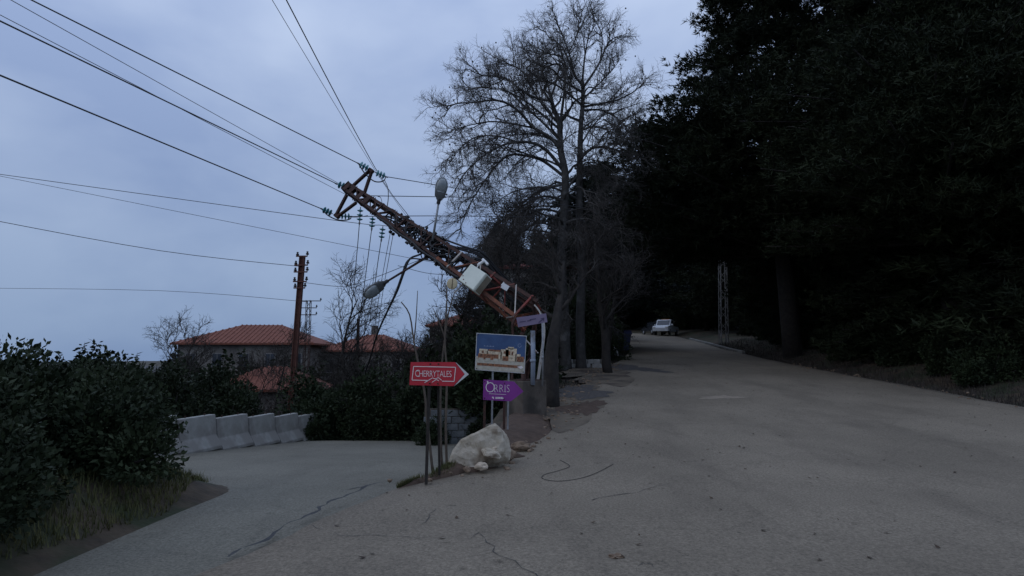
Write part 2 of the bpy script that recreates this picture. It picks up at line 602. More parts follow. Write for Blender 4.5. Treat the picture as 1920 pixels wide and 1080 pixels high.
# ------------------------------------------------------------------ ground sheet
def axis(lo, hi, fine_lo, fine_hi, f, c):
    a = list(np.arange(fine_lo, fine_hi + 1e-6, f))
    x, s = fine_hi, f
    while x < hi:
        s = min(s * 1.25, c)
        x += s
        a.append(x)
    x, s = fine_lo, f
    while x > lo:
        s = min(s * 1.25, c)
        x -= s
        a.insert(0, x)
    return np.array(a)


gx = axis(-900, 900, -9, 15, 0.3, 60)
gy = axis(-30, 1500, -1, 32, 0.3, 60)
X, Y = np.meshgrid(gx, gy)
Z = ground(X, Y) - 0.05
# the ground stays clear below both road sheets
mul = (X > np.interp(Y, [-10, 4, 8], [-60, -5, -1.3])) & (X < np.interp(Y, XRR_D, XRR_X)) & (Y < 20)
V = np.stack([X.ravel(), Y.ravel(), Z.ravel()], 1)
ny, nx = X.shape
idx = np.arange(nx * ny).reshape(ny, nx)
Fc = np.stack([idx[:-1, :-1].ravel(), idx[:-1, 1:].ravel(), idx[1:, 1:].ravel(), idx[1:, :-1].ravel()], 1)
gr = link(bpy.data.objects.new('ground', np_mesh('ground', V, Fc, M['soil'], 4)))
tag(gr, kind='structure')


def wob(a, s, seed):
    r = np.random.RandomState(seed)
    ph = r.uniform(0, 6.28, 5)
    return s * sum(np.sin(a * k + p) / (0.5 + 0.5 * k) for k, p in zip((0.7, 1.9, 4.3, 9.1, 17.0), ph)) * 0.45


def sheet(name, ds, xl, xr, zfun, cols, mt, skirt=0.12):
    """a paved sheet running in depth, with a thin broken edge"""
    t = np.linspace(0, 1, cols)
    Xs = xl[:, None] * (1 - t) + xr[:, None] * t
    Ys = np.repeat(ds[:, None], cols, 1)
    Zs = zfun(Xs, Ys)
    Xs = np.concatenate([Xs[:, :1] - 0.03, Xs, Xs[:, -1:] + 0.03], 1)
    Ys = np.concatenate([Ys[:, :1], Ys, Ys[:, -1:]], 1)
    Zs = np.concatenate([Zs[:, :1] - skirt, Zs, Zs[:, -1:] - skirt], 1)
    V = np.stack([Xs.ravel(), Ys.ravel(), Zs.ravel()], 1)
    ny, nx = Xs.shape
    idx = np.arange(nx * ny).reshape(ny, nx)
    Fc = np.stack([idx[:-1, :-1].ravel(), idx[:-1, 1:].ravel(), idx[1:, 1:].ravel(), idx[1:, :-1].ravel()], 1)
    o = link(bpy.data.objects.new(name, np_mesh(name, V, Fc, mt, 4)))
    tag(o, kind='structure')
    return o


XLR_D = [-5, 4, 5.94, 7.25, 8, 8.9, 9.85, 12.3, 15, 19.5, 24, 38, 55, 64, 68, 72, 90]
XLR_X = [-5.2, -2.75, -2.15, -1.75, -1.45, -0.69, -0.17, 0.75, 1.35, 2.2, 3.3, 7.2, 9.5, 9.3, 8, 5, 4]
ds = np.concatenate([np.arange(-4, 30, 0.2), np.arange(30, 91, 0.6)])
xl = np.interp(ds, XLR_D, XLR_X) + wob(ds, 0.10, 3)
xr = np.interp(ds, XRR_D, XRR_X) + wob(ds, 0.12, 4)
road = sheet('uphill_road', ds, xl, xr, lambda x, d: zr(d) + 0.035 + 0 * x, 30, M['road'])
ds2 = np.concatenate([np.arange(-4, 20.05, 0.2)])
xl2 = np.interp(ds2, [-5, 4, 7, 9.5, 11, 12, 14, 20], [-6.5, -4.2, -3.9, -4.6, -8, -16, -17, -15]) + wob(ds2, 0.08, 8)
xr2 = np.interp(ds2, [-5, 4, 5.94, 7.25, 8, 9, 14, 16.5, 20], [-5.1, -2.6, -2.0, -1.6, -1.3, -1.15, -0.75, -0.6, -0.5]) + wob(ds2, 0.05, 9)
lroad = sheet('lower_road', ds2, xl2, xr2, lambda x, d: zl(d) + 0.018 + 0 * x, 30, M['road2'])


def strip(name, pix, w, mt, parent, lift=0.006, zf=None):
    """thin flat line on the paving, following photo points dropped to the ground"""
    pts = [gp(*p) for p in pix]
    fine = []
    for a, b in zip(pts[:-1], pts[1:]):
        k = max(2, int((b - a).length / 0.12))
        for i in range(k):
            fine.append(a.lerp(b, i / k))
    fine.append(pts[-1])
    vs, fs = [], []
    r = random.Random(len(fine))
    for i, p in enumerate(fine):
        t = (fine[min(i + 1, len(fine) - 1)] - fine[max(i - 1, 0)])
        n = Vector((-t.y, t.x, 0)).normalized()
        off = n * (r.uniform(-0.035, 0.035) + .03 * math.sin(i * .9))
        ww = w * r.choice((.12, .3, .5, .7, 1.0)) * .4
        z = (zf(p.y) if zf else G(p.x, p.y) + 0.035) + lift
        for s_ in (-1, 1):
            q = p + off + n * ww * s_
            vs.append((q.x, q.y, z))
    fs = [(2 * i, 2 * i + 1, 2 * i + 3, 2 * i + 2) for i in range(len(fine) - 1)]
    o = MB().add(vs, fs).build(name, mt, parent)
    return o


ZR = lambda d: float(zr(d)) + 0.035
strip('crack', [(430, 1060), (540, 1003), (590, 975), (640, 952), (690, 934), (728, 926)], 0.07, M['tar'], road, 0.006, ZR)
strip('crack', [(815, 960), (800, 978), (788, 997)], 0.016, M['tar'], road, 0.006, ZR)
strip('crack', [(560, 1000), (640, 1012), (740, 1016), (880, 1020), (905, 1010)], 0.010, M['tar'], road, 0.005, ZR)
strip('crack', [(900, 1012), (910, 1028), (945, 1050), (985, 1074), (1010, 1100)], 0.018, M['tar'], road, 0.006, ZR)
strip('crack', [(1110, 946), (1160, 935), (1215, 925), (1232, 918), (1260, 914)], 0.022, M['tar'], road, 0.006, ZR)
strip('crack', [(640, 925), (680, 915), (700, 909)], 0.03, M['tar'], lroad, 0.006, lambda d: float(zl(d)) + 0.018)
strip('crack', [(1190, 1085), (1205, 1068), (1230, 1068), (1245, 1082)], 0.010, M['tar'], road, 0.006, ZR)
tl = strip('cut_line', [(1188, 681.5), (1220, 683.5), (1290, 685), (1342, 686)], 0.34, M['tar'], road, 0.008, ZR)


def blob(name, c, rx, ry, mt, seed, lift, parent=None, rot=0.0, zf=None):
    """irregular flat patch lying on the road"""
    r = random.Random(seed)
    n = 72
    ph = [r.uniform(0, 6.28) for _ in range(5)]
    vs = [(c[0], c[1], 0)]
    for ring in (0.5, 1.0):
        for i in range(n):
            a = 2 * math.pi * i / n
            k = ring * (1 + (0.20 * math.sin(2 * a + ph[0]) + 0.18 * math.sin(3 * a + ph[1]) + 0.13 * math.sin(5 * a + ph[2])
                             + 0.11 * math.sin(9 * a + ph[3]) + 0.10 * math.sin(14 * a + ph[4])) * ring)
            x, y = rx * k * math.cos(a), ry * k * math.sin(a)
            vs.append((c[0] + x * math.cos(rot) - y * math.sin(rot), c[1] + x * math.sin(rot) + y * math.cos(rot), 0))
    vs = [(x, y, (zf(y) if zf else G(x, y)) + lift) for x, y, _ in vs]
    fs = [(0, 1 + i, 1 + (i + 1) % n) for i in range(n)]
    fs += [(1 + i, 1 + n + i, 1 + n + (i + 1) % n, 1 + (i + 1) % n) for i in range(n)]
    o = MB().add(vs, fs).build(name, mt, parent)
    return o


p = gp(1355, 748)
blob('repair_patch', (p.x, p.y), 0.55, 0.35, mat('pale_patch', (0.22, 0.18, 0.135), 0.9, (0.29, 0.24, 0.18), 5), 3, 0.006, road, 0.2, ZR)
p = gp(1205, 692)
blob('dark_patch', (p.x - 0.4, p.y), 0.9, 1.7, M['patch'], 6, 0.006, road, 0.4, ZR)

# verge between the two roads: dirt apron with dark stain
p = gp(1075, 760)
ap = blob('verge_dirt', (1.4, 16.8), 1.0, 3.6, M['dirt'], 11, 0.005, None, -0.3, ZR)
tag(ap, kind='structure')
ap2 = blob('verge_dirt', (3.6, 25.2), 1.3, 4.5, M['dirt'], 12, 0.005, None, -0.3, ZR)
tag(ap2, kind='structure')
p = gp(1088, 738)
blob('dark_patch', (p.x, p.y), 0.75, 1.6, M['patch'], 9, 0.012, road, -0.3, ZR)
p = gp(1110, 765)
blob('soil_patch', (p.x - 0.25, p.y - 0.2), 0.42, 1.4, M['redsoil'], 21, 0.009, road, -0.3, ZR)

# soil wedge (traffic island) between the roads, a low mound
vs, fs = [], []
isl = np.arange(7.9, 17.2, 0.18)
for i, d in enumerate(isl):
    a = np.interp(d, [7.9, 9, 14, 17.2], [-1.47, -1.1, -0.72, -0.5])
    b = min(np.interp(d, XLR_D, XLR_X) + 0.06, 0.85)
    b = max(b, a + 0.04)
    for k in range(7):
        t = k / 6
        x = a * (1 - t) + b * t
        z0 = (zl(d) + 0.01) * (1 - ss(t * 2.2)) + (zr(d) + 0.035) * ss(t * 2.2)
        bump = 0.11 * math.sin(math.pi * t) * min(1, (d - 7.9) / 1.0) + rnd.uniform(-0.012, 0.012)
        vs.append((x, d, float(z0) + bump - (0.06 if k in (0, 6) else 0)))
for i in range(len(isl) - 1):
    for k in range(6):
        q = i * 7 + k
        fs.append((q, q + 1, q + 8, q + 7))
mound = MB().add(vs, fs).build('soil_mound', M['redsoil'], None, True)
tag(mound, kind='structure')


def blades(name, pts, h, w, mt, label, cat, seed):
    r = np.random.RandomState(seed)
    n = len(pts)
    P = np.array(pts)
    ang = r.uniform(0, 6.28, n)
    lean = r.uniform(0.1, 0.75, n)
    hh = h * r.uniform(0.4, 1.1, n)
    D = np.stack([np.cos(ang) * lean, np.sin(ang) * lean, np.ones(n)], 1) * hh[:, None]
    S = np.stack([-np.sin(ang), np.cos(ang), 0 * ang], 1) * w
    V = np.stack([P - S, P + S, P + D], 1).reshape(-1, 3)
    o = link(bpy.data.objects.new(name, np_mesh(name, V, np.arange(3 * n).reshape(n, 3), mt)))
    return tag(o, label, cat, kind='stuff')


pts = []
while len(pts) < 3200:
    d = rnd.uniform(8.0, 10.2)
    a = np.interp(d, [7.9, 9, 14], [-1.45, -1.08, -0.72])
    b = np.interp(d, XLR_D, XLR_X)
    t = rnd.random()
    if rnd.random() > 0.5 + 0.5 * math.sin(d * 9 + t * 7):
        continue
    x = a * (1 - t) + b * t
    z = float((zl(d) + .01) * (1 - ss(t * 2.2)) + (zr(d) + .035) * ss(t * 2.2)) + 0.10 * math.sin(math.pi * t) * min(1, (d - 7.9))
    pts.append((x, d, z - 0.01))
blades('grass', pts, 0.085, 0.006, M['grass'], 'short yellowed grass on the soil wedge between the two roads', 'grass', 4)

pts = []
while len(pts) < 5000:
    d = rnd.uniform(19, 46)
    x = np.interp(d, XLR_D, XLR_X) - rnd.uniform(0.05, 2.2)
    pts.append((x, d, G(x, d) - 0.06))
blades('grass', pts, 0.16, 0.012, M['brown_shrub'], 'dry weeds along the left edge of the uphill road', 'grass', 5)

pts = []
while len(pts) < 9000:
    d = rnd.uniform(2.5, 13)
    e = np.interp(d, [-5, 4, 7, 9.5, 11, 12, 14], [-6.5, -4.2, -3.9, -4.6, -8, -16, -17])
    x = e - abs(rnd.gauss(0, .7)) + .12
    pts.append((x, d, G(x, d) - 0.06))
blades('grass', pts, 0.15, 0.007, M['grass'], 'rough grass along the foot of the hedge bank at left', 'grass', 6)
pts = []
while len(pts) < 12000:
    d = rnd.uniform(12, 50)
    x = np.interp(d, XRR_D, XRR_X) + abs(rnd.gauss(0, 1.3)) - .1
    pts.append((x, d, G(x, d) - 0.06))
blades('grass', pts, 0.22, 0.012, M['brown_shrub'], 'dry grass on the bank along the right road edge', 'grass', 7)

# fallen leaves scattered over the asphalt
r = np.random.RandomState(5)
n = 620
dd = r.uniform(3.5, 34, n)
l_ = np.interp(dd, XLR_D, XLR_X)
r_ = np.interp(dd, XRR_D, XRR_X)
xx = l_ + (r_ - l_) * r.uniform(0, 1, n) ** 1.5
V = []
for x, d in zip(xx, dd):
    a = r.uniform(0, 6.28)
    s_ = r.uniform(0.012, 0.04)
    u = np.array([math.cos(a), math.sin(a), 0]) * s_
    v = np.array([-math.sin(a), math.cos(a), 0]) * s_ * 0.6
    c = np.array([x, d, ZR(d) + 0.008])
    V += [c - u, c - v + [0, 0, .01 * r.rand()], c + u + [0, 0, 0.02 * r.rand()], c + v]
lf = link(bpy.data.objects.new('leaf_litter', np_mesh('leaf_litter', np.array(V), np.arange(4 * n).reshape(n, 4), M['leaf'], 4)))
tag(lf, 'small dark fallen leaves scattered over the uphill road', 'leaves', kind='stuff')

# pebbles and crumbs of asphalt along the broken road edges
pbm = bmesh.new()
r = random.Random(12)
for k in range(420):
    if k < 300:
        d = r.uniform(8.2, 30)
        x = np.interp(d, XLR_D, XLR_X) + r.gauss(-.15, .3)
        z = ZR(d)
    else:
        d = r.uniform(6, 30)
        x = np.interp(d, XRR_D, XRR_X) + r.gauss(0, .3)
        z = ZR(d)
    sz = r.uniform(.012, .05) * (1.6 if r.random() < .08 else 1)
    ret = bmesh.ops.create_icosphere(pbm, subdivisions=1, radius=sz)
    a_ = r.uniform(0, 6.28)
    for v_ in ret['verts']:
        c_ = v_.co * r.uniform(.75, 1.2)
        v_.co = Vector((x + c_.x * 1.3 * math.cos(a_) - c_.y * math.sin(a_), d + c_.x * math.sin(a_) + c_.y * math.cos(a_), z + c_.z * .7 + sz * .3))
pme = bpy.data.meshes.new('pebbles')
pbm.to_mesh(pme)
pbm.free()
pme.materials.append(M['rock'])
tag(link(bpy.data.objects.new('pebbles', pme)), 'loose pebbles and asphalt crumbs along the road edges', 'pebbles', kind='stuff')

# loose cable lying on the road and a crumpled scrap
pix = [(1050, 868), (1068, 880), (1045, 890), (1020, 897), (1018, 904), (1045, 909), (1085, 905), (1120, 893), (1150, 876)]
pts = [gp(*q) for q in pix]
MBt = MB().tube(smooth_line([Vector((q.x, q.y, ZR(q.y) + 0.008)) for q in pts], 8), 0.0038, 5)
tag(MBt.build('fallen_wire', M['black']), 'thin black wire looped loosely on the asphalt by the soil wedge', 'wire')
p = gp(1156, 1056)
bm = bmesh.new()
bmesh.ops.create_icosphere(bm, subdivisions=2, radius=0.045)
for v in bm.verts:
    v.co += v.co.normalized() * rnd.uniform(-0.03, 0.03)
    v.co.z = max(v.co.z * 0.35, -0.008) + 0.01
me = bpy.data.meshes.new('crumpled_leaf')
bm.to_mesh(me)
bm.free()
me.materials.append(M['rock'])
o = bpy.data.objects.new('crumpled_leaf', me)
o.location = (p.x, p.y, ZR(p.y))
C.objects.link(o)
tag(o, 'pale crumpled dry leaf on the asphalt at lower right', 'leaf')

# ------------------------------------------------------------------ trees: generators
def grow(p, d, length, nseg, wig, grav, rr):
    pts = [p]
    d = d.normalized()
    for i in range(nseg):
        d = (d + Vector((rr.gauss(0, wig), rr.gauss(0, wig), rr.gauss(0, wig) + grav))).normalized()
        p = p + d * (length / nseg)
        pts.append(p)
    return pts


def side(t, ang, rr):
    o = t.orthogonal().normalized()
    q = Matrix.Rotation(rr.uniform(0, 2 * math.pi), 3, t) @ o
    return (t * math.cos(ang) + q * math.sin(ang)).normalized()


def twigs(mb, limb, rad, rr, lens, counts, gravs, rads, start=0.25, sides=(5, 3, 3), lift=0.0, level=0):
    n = len(limb)
    L = lens[level]
    for k in range(counts[level]):
        t = start + (1 - start) * (k + rr.random()) / counts[level]
        f = t * (n - 1)
        i = min(int(f), n - 2)
        p = limb[i].lerp(limb[i + 1], f - i)
        tan = (limb[i + 1] - limb[i]).normalized()
        d = side(tan, R(rr.uniform(28, 62)), rr)
        d.z += lift
        ln = L * rr.uniform(0.6, 1.15) * (1.1 - 0.5 * t)
        nseg = (5, 4, 3, 2)[level]
        br = grow(p, d, ln, nseg, 0.16, gravs[level], rr)
        r0 = rads[level]
        mb.tube(br, [r0 * (1 - 0.75 * q / nseg) for q in range(nseg + 1)], sides[level] if level < len(sides) else 3, cap=False)
        if level + 1 < len(counts):
            twigs(mb, br, r0, rr, lens, counts, gravs, rads, 0.15, sides, lift * 0.5, level + 1)


# ---- the big plane tree
PD = 27.0
tree = thing('plane_tree', 'tall bare plane tree with two grey stems behind the broken pylon', 'tree', (2.6, PD, ZR(PD)))
rr = random.Random(31)


def limb_px(pix, d0, d1):
    n = len(pix)
    return smooth_line([at(x, y, d0 + (d1 - d0) * (i / (n - 1)) ** 1.2) for i, (x, y) in enumerate(pix)])


stems = [
    ([(1060, 700), (1058, 600), (1053, 500), (1057, 400), (1060, 330), (1051, 280), (1049, 233), (1038, 203), (1032, 178)], 0.255, 0.07, PD, PD),
    ([(1090, 700), (1088, 600), (1091, 500), (1086, 400), (1087, 308), (1089, 243), (1093, 185), (1092, 150)], 0.22, 0.07, PD + .4, PD + .6),
]
limbs = [
    # left side, long arching limbs
    ([(1056, 290), (1033, 259), (1001, 240), (975, 211), (949, 193), (923, 188), (890, 192), (850, 196), (832, 220)], -1.0, .085),
    ([(1055, 318), (1027, 284), (1001, 269), (968, 266), (936, 275), (907, 292), (881, 314), (860, 340)], -2.2, .085),
    ([(1056, 330), (1020, 303), (991, 293), (955, 291), (930, 311), (905, 345), (880, 385), (862, 430)], 1.5, .075),
    ([(1034, 190), (1001, 182), (975, 168), (955, 150), (930, 143), (900, 140), (880, 130)], -1.5, .065),
    ([(1050, 235), (1020, 200), (1000, 170), (985, 140), (960, 122), (930, 118)], 1.8, .06),
    ([(1050, 232), (1057, 181), (1060, 130), (1053, 107), (1027, 100), (1000, 85)], -.5, .07),
    ([(1058, 140), (1045, 120), (1020, 128), (995, 140), (980, 152)], 1.0, .05),
    ([(1060, 345), (1028, 352), (1000, 365), (970, 390), (940, 415), (915, 450)], -1.5, .07),
    ([(1057, 375), (1020, 368), (990, 380), (960, 405), (935, 432)], 1.5, .06),
    ([(1055, 400), (1015, 392), (985, 408), (955, 440), (930, 470)], -2.2, .06),
    ([(1054, 430), (1010, 418), (975, 437), (945, 462)], .8, .05),
    ([(1032, 180), (1025, 155), (1010, 150), (985, 175), (960, 215)], 2.2, .05),
    ([(1001, 240), (960, 232), (920, 228), (880, 235), (845, 245)], -2.6, .05),
    ([(968, 266), (930, 255), (890, 258), (860, 280), (838, 300)], 2.6, .045),
    ([(1049, 262), (1020, 232), (990, 205), (950, 170), (915, 165), (875, 165)], 3.0, .06),
    # crown top
    ([(1092, 160), (1078, 140), (1066, 97), (1050, 55), (1036, 20)], -.5, .06),
    ([(1092, 152), (1096, 110), (1102, 75), (1108, 40)], 1.0, .055),
    ([(1093, 165), (1121, 123), (1137, 87), (1150, 72), (1166, 66)], -.8, .06),
    ([(1125, 118), (1129, 80), (1124, 52), (1106, 30)], .8, .04),
    ([(1066, 100), (1080, 70), (1085, 45), (1078, 22)], 1.5, .035),
    ([(1079, 146), (1055, 90), (1030, 70), (1015, 50)], 1.8, .045),
    # right side
    ([(1094, 200), (1124, 195), (1156, 188), (1185, 174), (1208, 155)], -1.2, .06),
    ([(1096, 207), (1124, 206), (1150, 217), (1172, 236), (1190, 262)], 1.2, .055),
    ([(1091, 292), (1111, 278), (1137, 277), (1163, 284), (1188, 300)], -.6, .065),
    ([(1090, 245), (1115, 237), (1143, 246), (1172, 258)], -2.0, .05),
    ([(1088, 330), (1115, 322), (1140, 335), (1165, 352)], 1.5, .045),
    ([(1094, 185), (1120, 160), (1145, 135), (1160, 115)], 1.8, .045),
]
for pix, r0, r1, d0, d1 in stems:
    ln = limb_px(pix, d0, d1)
    n = len(ln)
    rads = [r0 * (1 + 0.25 * max(0, 1 - i / 2.0)) * (1 - i / n) + r1 * (i / n) for i in range(n)]
    MB().tube(ln, rads, 12).build('trunk', M['bark_plane'], tree, True)
ra = random.Random(77)
stem_pts = [limb_px(stems[0][0], PD, PD), limb_px(stems[1][0], PD + .4, PD + .6)]
auto = []
for k in range(34):
    st = stem_pts[0 if k % 3 else 1]
    zt = 5.8 + 8.2 * (k + ra.random()) / 34
    i = min(range(len(st)), key=lambda j: abs(st[j].z - zt))
    az = k * 2.399963 + ra.uniform(-.3, .3)
    reach = (4.3 if math.cos(az) < 0 else 2.4) * ra.uniform(.75, 1.1) * (1.0 if zt < 10.5 else .78)
    rise = ra.uniform(.9, 1.7) if zt > 8.5 else ra.uniform(.5, 1.1)
    drop = ra.uniform(.7, 1.8) if zt < 9.5 else ra.uniform(-.4, .4)
    o_ = Vector((math.cos(az), math.sin(az), 0))
    w_ = Vector((-o_.y, o_.x, 0))
    pts_ = []
    for j in range(7):
        t_ = j / 6
        pts_.append(st[i] + o_ * reach * t_ + Vector((0, 0, rise * math.sin(t_ * 1.9) - drop * t_ ** 2.2)) + w_ * ra.uniform(-.25, .25) * (t_ > 0))
    auto.append((smooth_line(pts_, 3), ra.uniform(.045, .07), drop > .5))
crown = MB()
for ln, r0, low in auto:
    n = len(ln)
    MB().tube(ln, [r0 * (1 - 0.8 * i / n) for i in range(n)], 6).build('limb', M['bark_plane'], tree, True)
    g_ = -0.05 if low else 0.04
    twigs(crown, ln, r0, rr, (1.7, 0.95, 0.55, 0.36), (5, 6, 5, 3), (g_, g_ * .8, g_ * .5, 0.0), (0.028, 0.0135, 0.008, 0.0055), 0.15, (4, 3, 3, 3), (-0.05 if low else 0.2))
for pix, dz, r0 in limbs:
    d0 = PD if pix[0][0] < 1070 else PD + .5
    ln = limb_px(pix, d0, d0 + dz)
    n = len(ln)
    MB().tube(ln, [r0 * (1 - 0.8 * i / n) for i in range(n)], 7).build('limb', M['bark_plane'], tree, True)
    right = pix[-1][0] > pix[0][0]
    low = pix[-1][1] > 270
    g_ = -0.05 if low else 0.05
    LL = sum((ln[i + 1] - ln[i]).length for i in range(n - 1))
    kf = LL / 5.0 * (1.75 if low else (0.85 if pix[-1][1] < 75 else 1.2))
    twigs(crown, ln, r0, rr, (1.25, 0.7, 0.42), (max(5, int(12 * kf)), 6, 4), (g_, g_ * .6, 0.0), (0.022, 0.011, 0.0062), 0.14, (4, 3, 3), (-0.12 if low else 0.22))
    twigs(crown, ln, r0, rr, (1.9, 1.0, 0.62, 0.38), (max(2, int(4.6 * kf)), 7, 5, 4), (g_, g_ * .8, g_ * .5, 0.0), (0.032, 0.015, 0.0085, 0.0055), 0.10, (5, 3, 3, 3),
          (-0.05 if low else 0.25))
    for q in range(8):
        c = ln[-1 - q % 5] + Vector((rr.gauss(0, .5), rr.gauss(0, .5), rr.gauss(0, .45)))
        crown.lathe(c, (0, 0, 1), [(-.045, .01), (0, .045), (.045, .01)], 5)
tw = crown.build('twigs', M['bark_twig'], tree)
tag(tw, kind='stuff')

# ---- generic bare tree
def bare_tree(name, label, base, height, seed, lean=(0, 0), spread=0.7, r0=0.09, nl=9, cts=(8, 5, 3), group=None, mt='bark_dark', fork=0.3):
    rr = random.Random(seed)
    t = thing(name, label, 'tree', base, group)
    base = Vector(base)
    tr = grow(base - Vector((0, 0, .15)), Vector((lean[0], lean[1], 1)), height * 0.75, 9, 0.07, 0.03, rr)
    MB().tube(tr, [r0 * (1.25 - 1.05 * i / 9) for i in range(10)], 8).build('trunk', M[mt], t, True)
    cr = MB()
    for k in range(nl):
        f = fork + (1 - fork) * (k + .5) / nl
        i = min(int(f * 9), 8)
        p = tr[i].lerp(tr[i + 1], f * 9 - i)
        d = side((tr[i + 1] - tr[i]).normalized(), R(rr.uniform(30, 55)) * spread / .7, rr)
        ln = height * rr.uniform(0.28, 0.42) * (1.1 - .55 * f)
        br = grow(p, d, ln, 6, 0.13, 0.09, rr)
        lr = r0 * .45 * (1.15 - f * .7)
        MB().tube(br, [lr * (1 - .8 * q / 6) for q in range(7)], 5).build('limb', M[mt], t, True)
        s_ = height / 9
        twigs(cr, br, lr, rr, (1.5 * s_, .8 * s_, .42 * s_), cts, (.05, .03, 0), (.018, .010, .007), .15, (3, 3, 3), .12)
    o = cr.build('twigs', M[mt], t)
    tag(o, kind='stuff')
    return t


def copy_tree(o, parent=None, delta=None):
    c = o.copy()
    C.objects.link(c)
    if parent is not None:
        c.parent = parent
    for ch in o.children:
        copy_tree(ch, c)
    return c


# ---- conifers
def spikes(cent, dirs, ln, w, rs):
    n = len(cent)
    dirs = dirs / np.linalg.norm(dirs, axis=1)[:, None]
    q = rs.normal(size=(n, 3))
    pr = np.cross(dirs, q)
    pr /= np.linalg.norm(pr, axis=1)[:, None] + 1e-9
    L = ln * rs.uniform(.55, 1.2, n)[:, None]
    return np.stack([cent - pr * w, cent + pr * w, cent + dirs * L], 1).reshape(-1, 3)


def conifer_meshes(seed, H, prof, z0, nb, per, spk, sl, sw, mt, droop=-0.12, up=0.25, trunk_r=0.3, clump=True, extra=()):
    """prof(t) radius for t in 0..1 between z0 and H; returns (trunk mesh, foliage mesh), origin at the base"""
    rs = np.random.RandomState(seed)
    tr = MB()
    tp = [Vector((0.15 * math.sin(i * .9 + seed), 0.15 * math.cos(i * 1.1 + seed), H * i / 10 - (.2 if i == 0 else 0))) for i in range(11)]
    tr.tube(tp, [trunk_r * (1.15 - 1.05 * i / 10) for i in range(11)], 9)
    cents, dirs = [], []
    for b in range(nb + len(extra)):
        t = min(1, (b + rs.rand()) / nb)
        t = t ** 1.2
        z = z0 + (H - z0) * t
        az = b * 2.399963 + rs.normal(0, .3)
        rad = prof(t) * rs.uniform(.72, 1.12)
        if b >= nb:                       # long boughs named one by one
            z, az, rad = extra[b - nb]
            t = .2
        o = np.array([math.cos(az), math.sin(az), 0])
        lat = np.array([-math.sin(az), math.cos(az), 0])
        # the branch itself
        e = o * rad
        bp = [Vector((*(o * rad * s)[:2], z + droop * rad * s + up * rad * s * s * .6)) for s in (0, .35, .7, 1.0)]
        tr.tube(bp, [trunk_r * .22 * (1 - .8 * s) * (1.1 - t) + .012 for s in (0, .35, .7, 1)], 4, cap=False)
        k = max(4, int(per * (0.35 + 0.65 * rad / max(prof(0.15), .1))))
        # clumps along the branch
        nc = max(2, int(rad * 2.2)) if clump else k
        cs = rs.uniform(.22, 1.0, nc) ** .75
        cl = rs.normal(0, .20, nc) * rad * (1.15 - .7 * cs)
        for j in range(k):
            q = rs.randint(nc)
            s = cs[q]
            c = o * rad * s + lat * cl[q] + np.array([0, 0, z + droop * rad * s + up * rad * s * s * .6])
            c = c + rs.normal(0, 1, 3) * np.array([.42, .42, .24]) * min(1.0, .35 + rad * .08)
            cents.append(c)
            dirs.append(o * .8 + lat * np.sign(cl[q]) * .35 + np.array([0, 0, .35]))
    cents, dirs = np.array(cents), np.array(dirs)
    Cn = np.repeat(cents, spk, 0)
    Dn = np.repeat(dirs, spk, 0) + rs.normal(0, .75, (len(Cn), 3))
    Cn = Cn + rs.normal(0, .05, Cn.shape)
    V = spikes(Cn, Dn, sl, sw, rs)
    fo = np_mesh('foliage', V, np.arange(len(V)).reshape(-1, 3), mt)
    tm = tr.mesh('trunk', M['bark_dark'], True)
    return tm, fo


def place_conifer(name, meshes, loc, rot, sc, label, group=None):
    t = thing(name, label, 'tree', loc, group)
    for nm, me in zip(('trunk', 'foliage'), meshes):
        o = bpy.data.objects.new(nm, me)
        C.objects.link(o)
        o.parent = t
        if nm == 'foliage':
            o['kind'] = 'stuff'
    t.rotation_euler = (0, 0, rot)
    t.scale = sc if hasattr(sc, '__len__') else (sc, sc, sc)
    return t


def pine_prof(t):
    return float(np.interp(t, [0, .07, .11, .17, .25, .33, .46, .59, .8, 1], [7.4, 8.7, 9.1, 9.2, 8.6, 6.2, 4.5, 3.9, 2.2, .4]))


def cone_prof(t):
    return float(np.interp(t, [0, .08, .3, .6, 1], [3.0, 4.2, 3.7, 2.3, .2]))


def wide_prof(t):
    return float(np.interp(t, [0, .15, .4, .7, 1], [3.4, 5.0, 4.7, 3.2, .5]))


rb = random.Random(8)
boughs = []
for k in range(44):
    z_ = 5.6 + 7.4 * (k + rb.random()) / 44
    boughs.append((z_, math.pi - .4 + rb.uniform(-.75, .75), float(np.interp(z_, [5.6, 7, 8.5, 10, 11.5, 13], [6.6, 8.0, 8.9, 9.3, 8.9, 7.2])) * rb.uniform(.9, 1.03)))
big = conifer_meshes(3, 30, pine_prof, 5.6, 320, 150, 10, .33, .031, M['pine'], -.02, .12, .42, True, boughs)
cone = conifer_meshes(5, 15, cone_prof, .5, 120, 80, 8, .36, .042, M['pine'], -.2, .15, .22)
wide = conifer_meshes(8, 17, wide_prof, 1.6, 130, 90, 8, .38, .045, M['pine'], -.1, .15, .26)
blue = conifer_meshes(11, 16, wide_prof, 2.5, 140, 90, 8, .34, .04, M['pine2'], -.1, .12, .25)


def gz(x, d):
    return (x, d, G(x, d) - .05)


